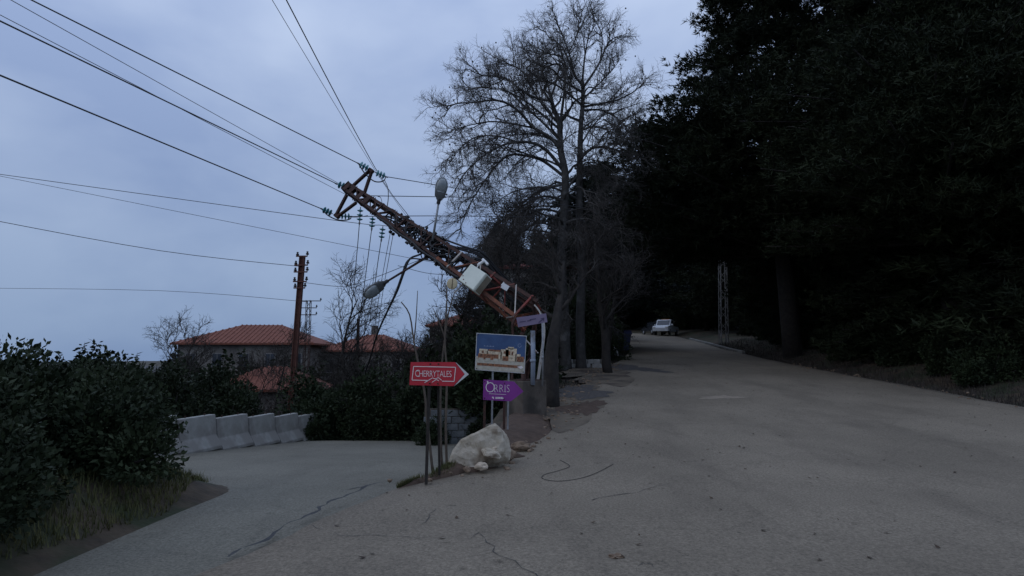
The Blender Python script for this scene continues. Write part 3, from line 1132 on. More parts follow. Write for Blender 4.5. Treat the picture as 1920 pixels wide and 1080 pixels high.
place_conifer('pine_tree', big, gz(15.0, 33.5), 0.4, (1.05, 1.05, 1.0),
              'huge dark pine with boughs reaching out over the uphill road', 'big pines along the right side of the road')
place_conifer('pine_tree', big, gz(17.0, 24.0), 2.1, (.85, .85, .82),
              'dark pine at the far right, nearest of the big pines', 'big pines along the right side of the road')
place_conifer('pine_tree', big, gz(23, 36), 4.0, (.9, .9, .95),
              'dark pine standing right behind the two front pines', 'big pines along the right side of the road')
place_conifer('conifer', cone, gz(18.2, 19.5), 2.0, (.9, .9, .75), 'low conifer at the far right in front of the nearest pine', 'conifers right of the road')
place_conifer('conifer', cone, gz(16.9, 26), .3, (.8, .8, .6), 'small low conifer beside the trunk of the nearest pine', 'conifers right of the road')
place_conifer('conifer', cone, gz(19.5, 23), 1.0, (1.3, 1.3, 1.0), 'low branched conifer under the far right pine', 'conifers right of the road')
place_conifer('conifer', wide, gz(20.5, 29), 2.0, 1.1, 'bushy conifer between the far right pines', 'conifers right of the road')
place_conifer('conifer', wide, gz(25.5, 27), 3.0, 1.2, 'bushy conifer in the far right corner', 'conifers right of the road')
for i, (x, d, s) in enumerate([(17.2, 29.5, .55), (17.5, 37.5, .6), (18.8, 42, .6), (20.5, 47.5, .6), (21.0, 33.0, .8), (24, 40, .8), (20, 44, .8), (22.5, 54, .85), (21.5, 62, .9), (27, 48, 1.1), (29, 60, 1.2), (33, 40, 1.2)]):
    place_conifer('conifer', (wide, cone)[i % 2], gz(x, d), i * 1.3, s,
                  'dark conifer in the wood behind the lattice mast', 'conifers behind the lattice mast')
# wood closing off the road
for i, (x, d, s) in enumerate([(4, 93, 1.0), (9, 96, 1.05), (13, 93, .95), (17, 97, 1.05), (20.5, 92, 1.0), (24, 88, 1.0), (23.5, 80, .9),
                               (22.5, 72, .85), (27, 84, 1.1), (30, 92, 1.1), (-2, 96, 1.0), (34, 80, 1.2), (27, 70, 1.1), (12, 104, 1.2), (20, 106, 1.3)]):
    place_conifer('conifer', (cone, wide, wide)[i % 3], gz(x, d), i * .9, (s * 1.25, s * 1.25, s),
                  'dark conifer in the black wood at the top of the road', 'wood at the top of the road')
# dark conifers behind the plane tree
place_conifer('conifer', blue, gz(6.3, 44), .5, (1.2, 1.2, .84), 'round topped dark conifer right behind the plane tree stems', 'conifers behind the plane tree')
place_conifer('conifer', wide, gz(8.3, 57), 2.5, .85, 'dark conifer behind the blue bin', 'conifers behind the plane tree')
place_conifer('conifer', cone, gz(5.2, 62), 3.5, .9, 'dark conifer standing far behind the plane tree', 'conifers behind the plane tree')
place_conifer('conifer', blue, gz(-.5, 66), 1.5, .85, 'blue green conifer left of the stone house', 'conifers behind the plane tree')

# ---- leafy evergreen shrubs
def shrub_mesh(seed, n, rx, ry, rz, leaf, mt, lobes=9, up=.4):
    rs = np.random.RandomState(seed)
    L = rs.normal(size=(lobes, 3))
    L /= np.linalg.norm(L, axis=1)[:, None]
    L *= rs.uniform(.2, .8, lobes)[:, None]
    L[:, 2] = np.abs(L[:, 2]) * .9 + .12
    R_ = rs.uniform(.17, .46, lobes)
    q = rs.randint(lobes, size=n)
    v = rs.normal(size=(n, 3))
    v /= np.linalg.norm(v, axis=1)[:, None]
    rad = R_[q] * rs.uniform(.55, 1.12, n) ** .6
    P = L[q] + v * rad[:, None]
    P[:, 2] = np.maximum(P[:, 2], rs.uniform(0, .1, n))
    P *= np.array([rx, ry, rz])
    # long shoots that break the outline
    ns = n // 7
    sh = rs.randint(28, size=ns)
    sq = rs.randint(lobes, size=28)
    sd = rs.normal(size=(28, 3)) + np.array([0, 0, .8])
    sd /= np.linalg.norm(sd, axis=1)[:, None]
    tt_ = rs.uniform(.6, 1.55, ns)[:, None]
    P[:ns] = (L[sq][sh] + sd[sh] * R_[sq][sh][:, None] * tt_) * np.array([rx, ry, rz]) + rs.normal(0, .04, (ns, 3))
    P[:, 2] = np.maximum(P[:, 2], 0)
    D = v + rs.normal(0, .6, (n, 3)) + np.array([0, 0, up])
    D /= np.linalg.norm(D, axis=1)[:, None]
    S = np.cross(D, rs.normal(size=(n, 3)))
    S /= np.linalg.norm(S, axis=1)[:, None]
    ll = leaf * rs.choice([.45, .7, .9, 1.2, 1.7], n)[:, None]
    V = np.stack([P, P + D * ll * .5 + S * ll * .28, P + D * ll, P + D * ll * .5 - S * ll * .28], 1).reshape(-1, 3)
    fo = np_mesh('foliage', V, np.arange(4 * n).reshape(n, 4), mt, 4)
    st = MB()
    r2 = random.Random(seed)
    for k in range(lobes):
        e = Vector(L[k] * np.array([rx, ry, rz]))
        st.tube([Vector((e.x * .1, e.y * .1, -.15)), Vector((e.x * .5 + r2.gauss(0, .05), e.y * .5, e.z * .55)), e], [.04, .028, .012], 5)
    return st.mesh('stem', M['bark_dark'], True), fo


shA = shrub_mesh(2, 12000, 1.6, 1.4, 2.2, .105, M['shrub'], 16)
shB = shrub_mesh(4, 12000, 1.7, 1.3, 1.8, .095, M['shrub'], 18)
shC = shrub_mesh(6, 15000, 1.3, 1.3, 3.2, .12, M['shrub'], 22)
shN = shrub_mesh(9, 22000, 1.3, 1.2, 1.25, .062, M['shrub'], 24)


def place_shrub(me, loc, rot, sc, label, group, name='shrub', cat='shrub'):
    t = thing(name, label, cat, loc, group)
    for nm, m_ in zip(('stem', 'foliage'), me):
        o = bpy.data.objects.new(nm, m_)
        C.objects.link(o)
        o.parent = t
        if nm == 'foliage':
            o['kind'] = 'stuff'
    t.rotation_euler = (0, 0, rot)
    t.scale = sc if hasattr(sc, '__len__') else (sc, sc, sc)
    return t


row = [(-7.0, 22.4, 1.0, shA, 'dark evergreen shrub behind the concrete barriers, by the rusty pole'),
       (-6.1, 20.8, .85, shB, 'dark evergreen shrub at the end of the concrete barriers'),
       (-5.0, 21.3, 1.0, shA, 'dark evergreen shrub just right of the barrier end'),
       (-4.4, 20.4, .8, shB, 'low dark shrub at the lower road edge, left of the red sign'),
       (-3.3, 20.9, 1.05, shB, 'dark shrub showing left of and below the red arrow sign'),
       (-2.3, 20.6, 1.0, shA, 'dark shrub directly behind the red arrow sign'),
       (-1.3, 24.5, 1.0, shB, 'dark shrub behind the grey block wall'),
       (-2.25, 17.7, .42, shB, 'small dark shrub hiding the left end of the grey block wall'),
       (-1.0, 17.7, .34, shA, 'small dark shrub before the right end of the grey block wall')]
for i, (x, d, s, me, lb) in enumerate(row):
    place_shrub(me, (x, d, G(x, d) - .05), i * 1.1, s, lb, 'shrubs along the lower road')
ext = [(-9.2, 20.5, .95, shB), (-10.6, 19.6, 1.0, shA), (-12.3, 20.2, .95, shB), (-14.0, 21.0, 1.05, shA), (-15.8, 21.0, 1.0, shB),
       (-17.6, 21.5, 1.1, shA), (-19.5, 22.0, 1.1, shB), (-10.9, 23.5, 1.0, shC), (-13.9, 24.5, .95, shC), (-17.5, 25.5, 1.0, shC), (-21.5, 24.5, 1.0, shA)]
for i, (x, d, s, me) in enumerate(ext):
    place_shrub(me, (x, d, G(x, d) - .05), i * 1.7, s, 'dark evergreen shrub in the row left of the rusty pole', 'shrub row left of the rusty pole')
near = [(-4.7, 7.4, .85), (-5.6, 6.2, 1.0), (-6.5, 7.6, 1.05), (-7.8, 8.8, 1.1), (-4.5, 5.2, .75), (-6.9, 5.4, 1.0), (-9.4, 9.6, 1.1), (-8.4, 7.2, 1.1), (-11, 11.2, 1.1)]
for i, (x, d, s) in enumerate(near):
    place_shrub(shN, (x, d, G(x, d) - .05), i * 2.1, s, 'dark clipped hedge bush on the near left bank', 'hedge on the near left bank')
for i, (x, d, s) in enumerate([(14.9, 19.5, .75), (15.2, 22, .7), (15.6, 25, .8), (15.5, 28.5, .7), (16.6, 31, .85), (16.8, 35, .8), (17.4, 20.5, .9), (18.6, 27, 1.0),
                               (16.4, 17.2, .8), (18.5, 17.5, 1.0), (17.8, 40, .9), (19, 45, .9)]):
    place_shrub((shB, shA)[i % 2], (x, d, G(x, d) - .08), i * 1.4, s, 'dark undergrowth shrub on the right verge under the pines', 'undergrowth under the right pines')
# dark evergreens behind the signs
tall = [(-1.25, 19.4, 1.25, shC, 'tall dark evergreen behind the picture sign'),
        (-.35, 18.6, 1.05, shC, 'dark evergreen between the picture sign and the pylon stub'),
        (-2.5, 24.0, 1.15, shC, 'tall dark evergreen behind the thin saplings'),
        (.4, 22.5, 1.2, shC, 'dark evergreen right behind the concrete pedestal'),
        (1.2, 30.0, 1.2, shA, 'dark shrub below the stone house'),
        (-2.9, 26.0, 1.55, shC, 'big dark evergreen rising left of the picture sign'),
        (-1.9, 24.6, 1.5, shC, 'big dark evergreen right behind the beige disc'),
        (-.9, 26.5, 1.6, shC, 'big dark evergreen under the cabinet of the pylon'),
        (.2, 27.5, 1.5, shC, 'big dark evergreen under the break of the pylon'),
        (1.4, 33.0, 1.5, shC, 'dark evergreen below the stone house, by the plane tree'),
        (3.3, 35.0, 1.5, shC, 'dark evergreen between plane tree and bin'),
        (4.6, 33.0, 1.0, shA, 'dark shrub at the left road edge before the bin'),
        (4.9, 38.5, 1.5, shC, 'dark evergreen left of the blue bin'),
        (6.2, 43.0, 1.3, shC, 'dark evergreen behind the blue bin'),
        (2.9, 29.5, .8, shB, 'low dark shrub at the foot of the plane tree'),
        (8.0, 50.0, 1.3, shC, 'dark evergreen at the left road edge beyond the bin')]
for i, (x, d, s, me, lb) in enumerate(tall):
    place_shrub(me, (x, d, G(x, d) - .05), i * 1.9, s, lb, 'evergreens behind the signs')

# ---- bare trees on the slope at left and around
bare_tree('bare_tree', 'slender bare tree with upright forked twigs between the utility poles and the low lamp', gz(-7.1, 27), 8.6, 12, (.06, 0), .62, .11, 11, (8, 5, 3))
bare_tree('bare_tree', 'thin bare tree right of the slender forked one', gz(-6.0, 33), 5.6, 13, (-.05, 0), .8, .08, 8, (7, 4, 3))
bt = [(-10.5, 38, 6.5, 51), (-13.5, 40, 6.8, 52), (-8.0, 40, 7.0, 53), (-16.5, 41, 6.6, 54), (-5.0, 43, 7.5, 55), (-19.5, 45, 7, 56), (-6.8, 24.8, 4.2, 57), (-3.2, 23.8, 4.6, 58), (-5.2, 31, 5.8, 15), (-3.9, 29, 5.6, 16), (-8.9, 34, 5.2, 17), (-2.6, 31, 7.2, 18), (-4.7, 36, 7.0, 19), (-12.5, 33, 7.0, 25), (-16, 30, 6.2, 26), (-20, 36, 8.0, 27)]
for i, (x, d, h, sd) in enumerate(bt):
    bare_tree('bare_tree', 'small bare grey brown tree in the brush on the slope below the pylon', gz(x, d), h, sd, (rnd.uniform(-.1, .1), 0), .9, .06, 10, (7, 5, 3), 'brush on the slope')
bare_tree('bare_tree', 'dense bare thicket tree behind the cabinet', gz(-1.6, 22.5), 6.4, 61, (.1, 0), .9, .08, 12, (9, 6, 3))
bare_tree('bare_tree', 'bare thicket tree behind the cable tangle', gz(-.2, 21.5), 7.2, 62, (-.05, 0), .8, .09, 12, (9, 6, 3))
bare_tree('bare_tree', 'leaning bare tree with low limbs right of the plane tree', gz(3.9, 25.2), 7.5, 41, (-.12, 0), .9, .17, 10, (9, 5, 3))
bare_tree('bare_tree', 'bare spreading tree in front of the dark wood by the bin', gz(4.7, 31.0), 7.8, 42, (.08, 0), 1.1, .13, 12, (9, 5, 3))
bare_tree('bare_tree', 'bare tree left of the plane tree above the cable tangle', gz(.2, 25), 9.0, 43, (-.05, 0), .7, .1, 11, (9, 5, 3))
bare_tree('bare_tree', 'bare thin tree right behind the pylon', gz(-.7, 28), 8.6, 44, (.02, 0), .8, .09, 11, (9, 5, 3))
bare_tree('bare_tree', 'thick dark trunked bare tree beside the concrete pedestal', (.98, 16.0, ZR(16)), 5.6, 45, (.02, 0), .8, .2, 8, (6, 4, 3), None, 'bark_dark', .55)
# brown brush on the slope
BRUSH = shrub_mesh(14, 5000, 1.7, 1.4, 1.7, .10, M['brown_shrub'], 10, .8)[1]
for i, (x, d, s) in enumerate([(-4.2, 26, .9), (-5.6, 28, 1.0), (-3.1, 27, 1.1), (-7.8, 27, .8), (-6.6, 30, 1.0), (-2.0, 29, 1.2), (-9.6, 28, .9), (-11.8, 29, 1), (-14.5, 30, 1.1), (-9, 36, 1.5), (-12, 37, 1.5), (-15, 38, 1.6), (-6.5, 37, 1.5), (-18, 39, 1.6), (-4, 38, 1.6), (-22, 40, 1.6), (-26, 42, 1.7), (-30, 44, 1.7)]):
    t = place_shrub((shA[0], BRUSH),
                    (x, d, G(x, d) - .05), i * 1.3, s, 'brown winter brush on the slope below the road', 'winter brush on the slope')

slope = [(-46, 50, 2.3), (-41, 47, 2.2), (-36, 50, 2.3), (-31, 47, 2.1), (-27.5, 51, 2.2), (-23.5, 48, 2.0), (-20, 51, 2.15), (-16.5, 50, 1.9), (-13, 52, 2.1), (-9.5, 50, 2.0),
         (-6, 53, 2.3), (-52, 54, 2.5), (-33, 40, 1.7), (-26, 37, 1.5), (-20, 35, 1.4), (-38, 58, 2.5)]
for i, (x, d, s) in enumerate(slope):
    place_shrub(shC, (x, d, G(x, d) - .1), i * 2.3, (s * 1.5, s * 1.3, s * 1.08), 'dark bushy evergreen on the slope in front of the village roofs', 'evergreens on the village slope', 'evergreen_tree', 'tree')
# ---- saplings and stems round the signs
def sapling(pix, d, r0, label, forks=()):
    b = gp(*pix[0]) if False else None
    pts = smooth_line([at(x, y, d) for x, y in pix], 3)
    t = thing('sapling', label, 'sapling', pts[0], 'thin saplings among the signs')
    n = len(pts)
    MB().tube(pts, [r0 * (1 - .65 * i / n) for i in range(n)], 6).build('stem', M['bark_pale'], t, True)
    for f in forks:
        q = smooth_line([at(x, y, d + .2) for x, y in f], 3)
        MB().tube(q, [r0 * .55 * (1 - .7 * i / len(q)) for i in range(len(q))], 5).build('twig', M['bark_pale'], t, True)


sapling([(838, 884), (836, 800), (838, 700), (834, 640), (838, 560), (836, 535)], 9.3, .022, 'thin sapling standing tall just right of the red arrow sign',
        [[(836, 640), (826, 610), (812, 578)], [(836, 600), (846, 570), (852, 548)]])
sapling([(829, 884), (826, 790), (828, 690), (836, 620), (843, 575)], 9.5, .02, 'thin sapling crossing the one right of the red arrow sign')
sapling([(812, 889), (802, 800), (796, 735), (786, 690), (776, 640), (768, 590), (752, 566)], 8.9, .022, 'thin sapling leaning left behind the red arrow sign',
        [[(776, 640), (780, 600), (783, 545)]])

# ------------------------------------------------------------------ buildings
def house(name, label, c, w, dp, h, rot, wallm, roofm, roof_h, seed, cols, rows, zbase, hip=.35, over=.5, roof=True):
    """simple house: walls, hipped roof with tile courses, windows with frame"""
    t = thing(name, label, 'house', (c[0], c[1], zbase))
    ca, sa = math.cos(rot), math.sin(rot)
    ex, ey, ez = Vector((ca, sa, 0)), Vector((-sa, ca, 0)), Vector((0, 0, 1))
    o = Vector((c[0], c[1], zbase))
    MB().box(o + ez * h / 2, ex * w / 2, ey * dp / 2, ez * h / 2).build('wall', wallm, t)
    W, D = w / 2 + over, dp / 2 + over
    rl = max(.1, W - D * (1 - hip) * 1.4)
    zb = o + ez * (h + .003)
    if roof:
        mb = MB()
        A = [zb - ex * W - ey * D, zb + ex * W - ey * D, zb + ex * W + ey * D, zb - ex * W + ey * D]
        B = [p + ez * .16 for p in A]
        rg = [zb + ez * (.16 + roof_h) - ex * rl, zb + ez * (.16 + roof_h) + ex * rl]
        mb.add(A + B + rg, [(3, 2, 1, 0), (0, 1, 5, 4), (1, 2, 6, 5), (2, 3, 7, 6), (3, 0, 4, 7), (4, 5, 9, 8), (6, 7, 8, 9), (5, 6, 9), (7, 4, 8)])
        # tile ridges running down the front slope
        nrm = (B[1] - B[0]).cross(rg[0] - B[0]).normalized()
        k = int(2 * W / .42)
        for i in range(k):
            f = (i + .5) / k
            a = B[0].lerp(B[1], f)
            x_ = (f * 2 - 1) * W
            if abs(x_) <= rl:
                b = zb + ez * (.16 + roof_h) + ex * x_
            else:
                u_ = (W - abs(x_)) / (W - rl)
                b = a.lerp((zb + ez * (.16 + roof_h) + ex * (math.copysign(rl, x_))) + ex * (x_ - math.copysign(rl, x_)), u_)
            mb.bar(a + nrm * .02, b + nrm * .02, .12, .07, nrm)
        rf = mb.build('roof', roofm, t)
        if seed in (1, 3, 5):
            MB().box(rg[0].lerp(rg[1], .3) + ez * .35 + ey * .8, ex * .3, ey * .3, ez * .65).build('chimney', M['plaster'], rf)
    for i in range(cols):
        for j in range(rows):
            x_ = -w / 2 + w * (i + .5) / cols
            z_ = h * (j + .55) / rows
            p = o + ex * x_ - ey * (dp / 2 + .01) + ez * z_
            wn_ = MB().box(p, ex * .42, ey * .02, ez * .6).build('window', M['window'], t)
            f = MB()
            for s_ in (-1, 1):
                f.box(p + ex * s_ * .46, ex * .05, ey * .05, ez * .66)
                f.box(p + ez * s_ * .63, ex * .41, ey * .045, ez * .05)
            f.box(p, ex * .02, ey * .035, ez * .58)
            f.build('frame', M['frame'], wn_)
    return t


house('stone_house', 'grey stone house with red eaves half hidden behind the bare trees', (2.3, 47), 6.2, 6, 5.6, .08, M['stonewall'], M['redtrim'], .8, 1, 3, 2, ZR(47) - .2, .35, .35)
house('village_house', 'low house with long terracotta roof beyond the rusty pole', (-25, 62), 12, 9, 9.5, .05, M['plaster'], M['roof_tile'], 1.9, 2, 5, 3, G(-25, 62) - .5)
house('village_house', 'house with terracotta roof behind the slender bare tree', (-14.5, 66), 9, 8, 9.4, -.08, M['plaster'], M['roof_tile'], 1.7, 3, 4, 3, G(-14.5, 66) - .5)
house('village_house', 'small house with terracotta roof low on the slope below the rusty pole', (-17.5, 46), 7, 6, 4.0, .2, M['plaster'], M['roof_tile'], 1.5, 4, 3, 1, G(-17.5, 46) - .5)
house('village_house', 'house with terracotta roof seen through the slope brush', (-6.0, 75), 7, 7, 8.2, 0.0, M['plaster'], M['roof_tile'], 1.5, 7, 3, 2, G(-6, 75) - .5)

# far wooded hill behind the village
rs = np.random.RandomState(77)
hx = np.linspace(-420, 60, 90)
hv = 6.0 + 4 * np.sin(hx * .013 + 1) + 3 * np.sin(hx * .041) + rs.normal(0, .5, 90)
V, Fq = [], []
for i, x in enumerate(hx):
    for j, (yy, k) in enumerate([(190, -.9), (230, .35), (270, .8), (320, 1.0), (420, .3)]):
        V.append((x, yy, max(-16, hv[i] * k * .9 - 6)))
for i in range(89):
    for j in range(4):
        Fq.append((i * 5 + j, (i + 1) * 5 + j, (i + 1) * 5 + j + 1, i * 5 + j + 1))
hl = MB().add(V, Fq).build('hill', mat('far_scrub', (0.045, 0.05, 0.05), .95, (0.085, 0.08, 0.075), .08), None, True)
tag(hl, kind='structure')

# grey block wall seen through the shrubs, behind the signs
bw = thing('block_wall', 'pale grey block wall showing below the purple arrow sign', 'wall', (-1.2, 17.6, G(-1.2, 17.6)))
bme = MB().box((0, 0, 0), (.19, 0, 0), (0, .09, 0), (0, 0, .09)).build('block', M['blockwall'], bw, False, .012)
bmesh_ = bme.data
bpy.data.objects.remove(bme)
for j in range(6):
    for i in range(8):
        o = bpy.data.objects.new('block', bmesh_)
        C.objects.link(o)
        o.parent = bw
        o.location = (-1.0 + i * .395 + (.2 if j % 2 else 0), rnd.uniform(-.012, .012), .02 + j * .195)
MB().box(Vector((-1.2, 17.6, G(-1.2, 17.6))) + Vector((.45, .02, .5)), (1.62, 0, 0), (0, .06, 0), (0, 0, .62)).build('mortar', M['concrete'], bw)
bw.location = (-1.35, 18.2, G(-2.0, 18.2) - .1)
bw.rotation_euler = (0, 0, .12)

# ------------------------------------------------------------------ concrete barriers
prof = [(-.30, 0), (.30, 0), (.30, .08), (.14, .34), (.085, .82), (-.085, .82), (-.14, .34), (-.30, .08)]
mb = MB()
for yy in (-.66, .66):
    pass
mb.prism([Vector((x, -.66, z)) for x, z in prof], (0, 1.32, 0))
bar_o = mb.build('barrier_body', M['barrier'], None, False, .018)
barm = bar_o.data
bpy.data.objects.remove(bar_o)
loopm = MB().tube([(0, 0, 0), (0, .03, .06), (0, -.03, .06), (0, 0, 0)], .008, 5).mesh('lifting_loop', M['rust'])
bx0, by0 = -6.62, 20.3
ang = math.atan2(-.17, 1.0)
for i in range(6):
    k = i * 1.38
    x, d = bx0 - .16 * k, by0 - .98 * k
    lab = ['grey concrete barrier half hidden by shrubs, the one nearest the signs', 'pale concrete barrier with worn edges, second from the shrub end'][i] if i < 2 else \
        ['third', 'fourth', 'fifth', 'sixth'][i - 2] + ' grey concrete barrier counted from the shrub end of the line'
    t = thing('concrete_barrier', lab, 'barrier', (x, d, float(zl(d)) + .01), 'barriers along the lower road')
    for nm, m_, lc in (('barrier_body', barm, (0, 0, 0)), ('lifting_loop', loopm, (0, .35, .81)), ('lifting_loop', loopm, (0, -.35, .81))):
        o = bpy.data.objects.new(nm, m_)
        C.objects.link(o)
        o.parent = t
        o.location = lc
    t.rotation_euler = (0, 0, -ang * -1 + rnd.uniform(-.05, .05))

# ------------------------------------------------------------------ whitewashed wall end and rocks
def lumpy(name, poly, depth, mt, amp, seed, parent=None, cuts=4):
    mb = MB().prism(poly, depth)
    me = mb.mesh(name, mt)
    bm = bmesh.new()
    bm.from_mesh(me)
    bmesh.ops.triangulate(bm, faces=list(bm.faces))
    for _ in range(cuts):
        long = [e for e in bm.edges if e.calc_length() > .09]
        if long:
            bmesh.ops.subdivide_edges(bm, edges=long, cuts=1)
            bmesh.ops.triangulate(bm, faces=[f for f in bm.faces if len(f.verts) > 3])
    for _ in range(2):
        bmesh.ops.smooth_vert(bm, verts=bm.verts, factor=.5, use_axis_x=True, use_axis_y=True, use_axis_z=True)
    bm.normal_update()
    from mathutils import noise
    for v in bm.verts:
        q = v.co * 5 + Vector((seed, 0, 0))
        v.co += v.normal * (amp * noise.noise(q) + amp * .55 * noise.noise(q * 2.7) + amp * .3 * noise.noise(q * 6.5))
    bm.to_mesh(me)
    bm.free()
    return link(bpy.data.objects.new(name, me), parent)


poly = [at(x, y, 9.05) for x, y in [(828, 904), (836, 870), (846, 842), (860, 822), (882, 810), (906, 800), (926, 788), (938, 798), (944, 822), (942, 847),
                                   (926, 858), (904, 868), (890, 892)]]
ww = lumpy('whitewashed_wall_end', poly, (.12, .38, -.22), M['whitewash'], .022, 2)
tag(ww, 'lumpy whitewashed stub of stone wall on the soil wedge', 'wall')


for k_, (px_, py_, r_) in enumerate([(846, 893, .16), (872, 890, .2), (900, 884, .18), (926, 872, .18), (950, 862, .2)]):
    g_ = gp(px_, py_)
    bm = bmesh.new()
    bmesh.ops.create_icosphere(bm, subdivisions=3, radius=r_)
    from mathutils import noise
    for v_ in bm.verts:
        k2 = 1 + .3 * noise.noise(v_.co * 7 + Vector((k_ * 5, 0, 0))) + .12 * noise.noise(v_.co * 25)
        v_.co = Vector((v_.co.x * 1.4 * k2 + g_.x, v_.co.y * k2 + g_.y + .12, v_.co.z * .32 * k2 + G(g_.x, g_.y) + .03))
    hm = bpy.data.meshes.new('soil_heap')
    bm.to_mesh(hm)
    bm.free()
    hm.materials.append(M['redsoil'])
    link(bpy.data.objects.new('soil_heap', hm), mound)


def rock(px, py, d, r, sx, label, mt, seed):
    rr = random.Random(seed)
    bm = bmesh.new()
    bmesh.ops.create_icosphere(bm, subdivisions=3, radius=1)
    from mathutils import noise
    for v in bm.verts:
        q = v.co * 1.3 + Vector((seed * 3.1, 0, 0))
        k = 1 + .38 * noise.noise(q) + .14 * noise.noise(q * 3)
        v.co = Vector((v.co.x * sx, v.co.y * .9, v.co.z * .75)) * k * r
    me = bpy.data.meshes.new('rock')
    bm.to_mesh(me)
    bm.free()
    me.materials.append(mt)
    o = bpy.data.objects.new('rock', me)
    o.location = at(px, py, d)
    o.rotation_euler = (rr.uniform(-.3, .3), rr.uniform(-.3, .3), rr.uniform(0, 6))
    C.objects.link(o)
    return tag(o, label, 'rock', 'rocks by the whitewashed wall stub')


rock(930, 838, 9.15, .085, 1.5, 'tan rock wedged on the right of the whitewashed stub', M['stone'], 1)
rock(922, 851, 9.05, .09, 1.6, 'white painted rock below the tan one', M['whitewash'], 2)
rock(902, 874, 8.9, .075, 1.5, 'small pale rock at the foot of the whitewashed stub', M['stone'], 3)
rock(876, 880, 8.85, .05, 1.3, 'small brown rock at the foot of the whitewashed stub', M['rock'], 4)
rock(955, 852, 9.7, .10, 1.4, 'brown rock right of the whitewashed stub', M['rock'], 5)
rock(975, 838, 10.6, .11, 1.5, 'flat brown rock near the pedestal on the soil wedge', M['rock'], 6)
rock(940, 862, 9.35, .06, 1.5, 'little brown rock on the edge of the soil wedge', M['rock'], 7)

# ------------------------------------------------------------------ pedestal
PX, PYD = .30, 14.6
pz = ZR(PYD)
rot = R(38)
ex, ey, ez = Vector((math.cos(rot), math.sin(rot), 0)), Vector((-math.sin(rot), math.cos(rot), 0)), Vector((0, 0, 1))
pc = Vector((PX, PYD, pz))
PH = .80
ped = MB().box(pc + ez * (PH / 2 - .2), ex * .36, ey * .36, ez * (PH / 2 + .2)).build('concrete_pedestal', M['concrete'], None, False, .02)
tag(ped, 'brown stained square concrete pedestal under the broken pylon', 'pedestal')

# ------------------------------------------------------------------ the broken pylon
BEND = at(992, 590, 14.9)
TIP = at(652, 353, 19.6)
py_t = thing('lattice_pylon', 'rusty lattice power pylon snapped above its base and leaning far to the left', 'pylon', pc + ez * PH)
ax = (TIP - BEND)
PL = ax.length
ax.normalize()
view = (BEND.lerp(TIP, .5) - Vector(CAM)).normalized()
u = (view.cross(ax)).normalized()
if u.z < 0:
    u = -u
v = ax.cross(u).normalized()
if v.dot(view) > 0:
    v = -v                       # v towards the camera
q = Matrix.Rotation(R(14), 3, ax)
u, v = q @ u, q @ v


def hw(s):
    return .345 * (1 - s / PL) + .15 * (s / PL)


def cpt(s, a, b, k=1.0):
    return BEND + ax * s + (u * a + v * b) * hw(s) * k


def member(name, a, b, w, n1, n2, mt, parent=py_t, t=.014):
    return MB().angle(a, b, w, t, n1, n2).build(name, M[mt], parent)


SP = 3.3                          # below this the lattice still shows red and white paint
for a in (-1, 1):
    for b in (-1, 1):
        member('leg', cpt(-.15 if a > 0 else .0, a, b), cpt(SP, a, b), .09, -u * a, -v * b, 'rust2' if a < 0 else 'rust', py_t)
        member('leg', cpt(SP + .004, a, b), cpt(PL, a, b), .08, -u * a, -v * b, 'rust')
NB = 14
edges = [BEND] * 0
ss_ = [PL * (1 - (1 - i / NB) ** 1.12) for i in range(NB + 1)]
pal = ['whitepaint', 'redpaint', 'rust2', 'redpaint', 'rust', 'redpaint', 'whitepaint']
faces = [((1, 1), (-1, 1), v), ((1, -1), (-1, -1), -v), ((1, 1), (1, -1), u), ((-1, 1), (-1, -1), -u)]
for i in range(NB):
    s0, s1 = ss_[i] + .03, ss_[i + 1] - .03
    for fi, (c1, c2, nn) in enumerate(faces):
        A, B = (c1, c2) if (i + fi) % 2 else (c2, c1)
        mt = pal[(i * 3 + fi * 2) % 7] if s1 < SP else 'rust'
        p0, p1 = cpt(s0, *A), cpt(s1, *B)
        side_ = ax.cross(nn)
        member('brace', p0 + nn * .004, p1 + nn * .004, .045, side_, -nn, mt, py_t, .010)
    if i % 2 == 0:
        for c1, c2, nn in faces:
            mt = pal[(i + 3) % 7] if s0 < SP else 'rust'
            member('strut', cpt(s0, *c1) + nn * .018, cpt(s0, *c2) + nn * .018, .05, ax, -nn, mt, py_t, .010)
# denser plates near the head of the pylon
for k, s in enumerate([PL - .12, PL - .42, PL - .95, PL - 1.35]):
    for bb in (1, -1):
        MB().box(BEND + ax * s + v * bb * (hw(s) + .012), ax * .09, u * hw(s), v * .006).build('gusset_plate', M['rust'], py_t)
MB().box(BEND + ax * (PL + .02), ax * .012, u * hw(PL) * 1.15, v * hw(PL) * 1.15).build('cap_plate', M['rust'], py_t)
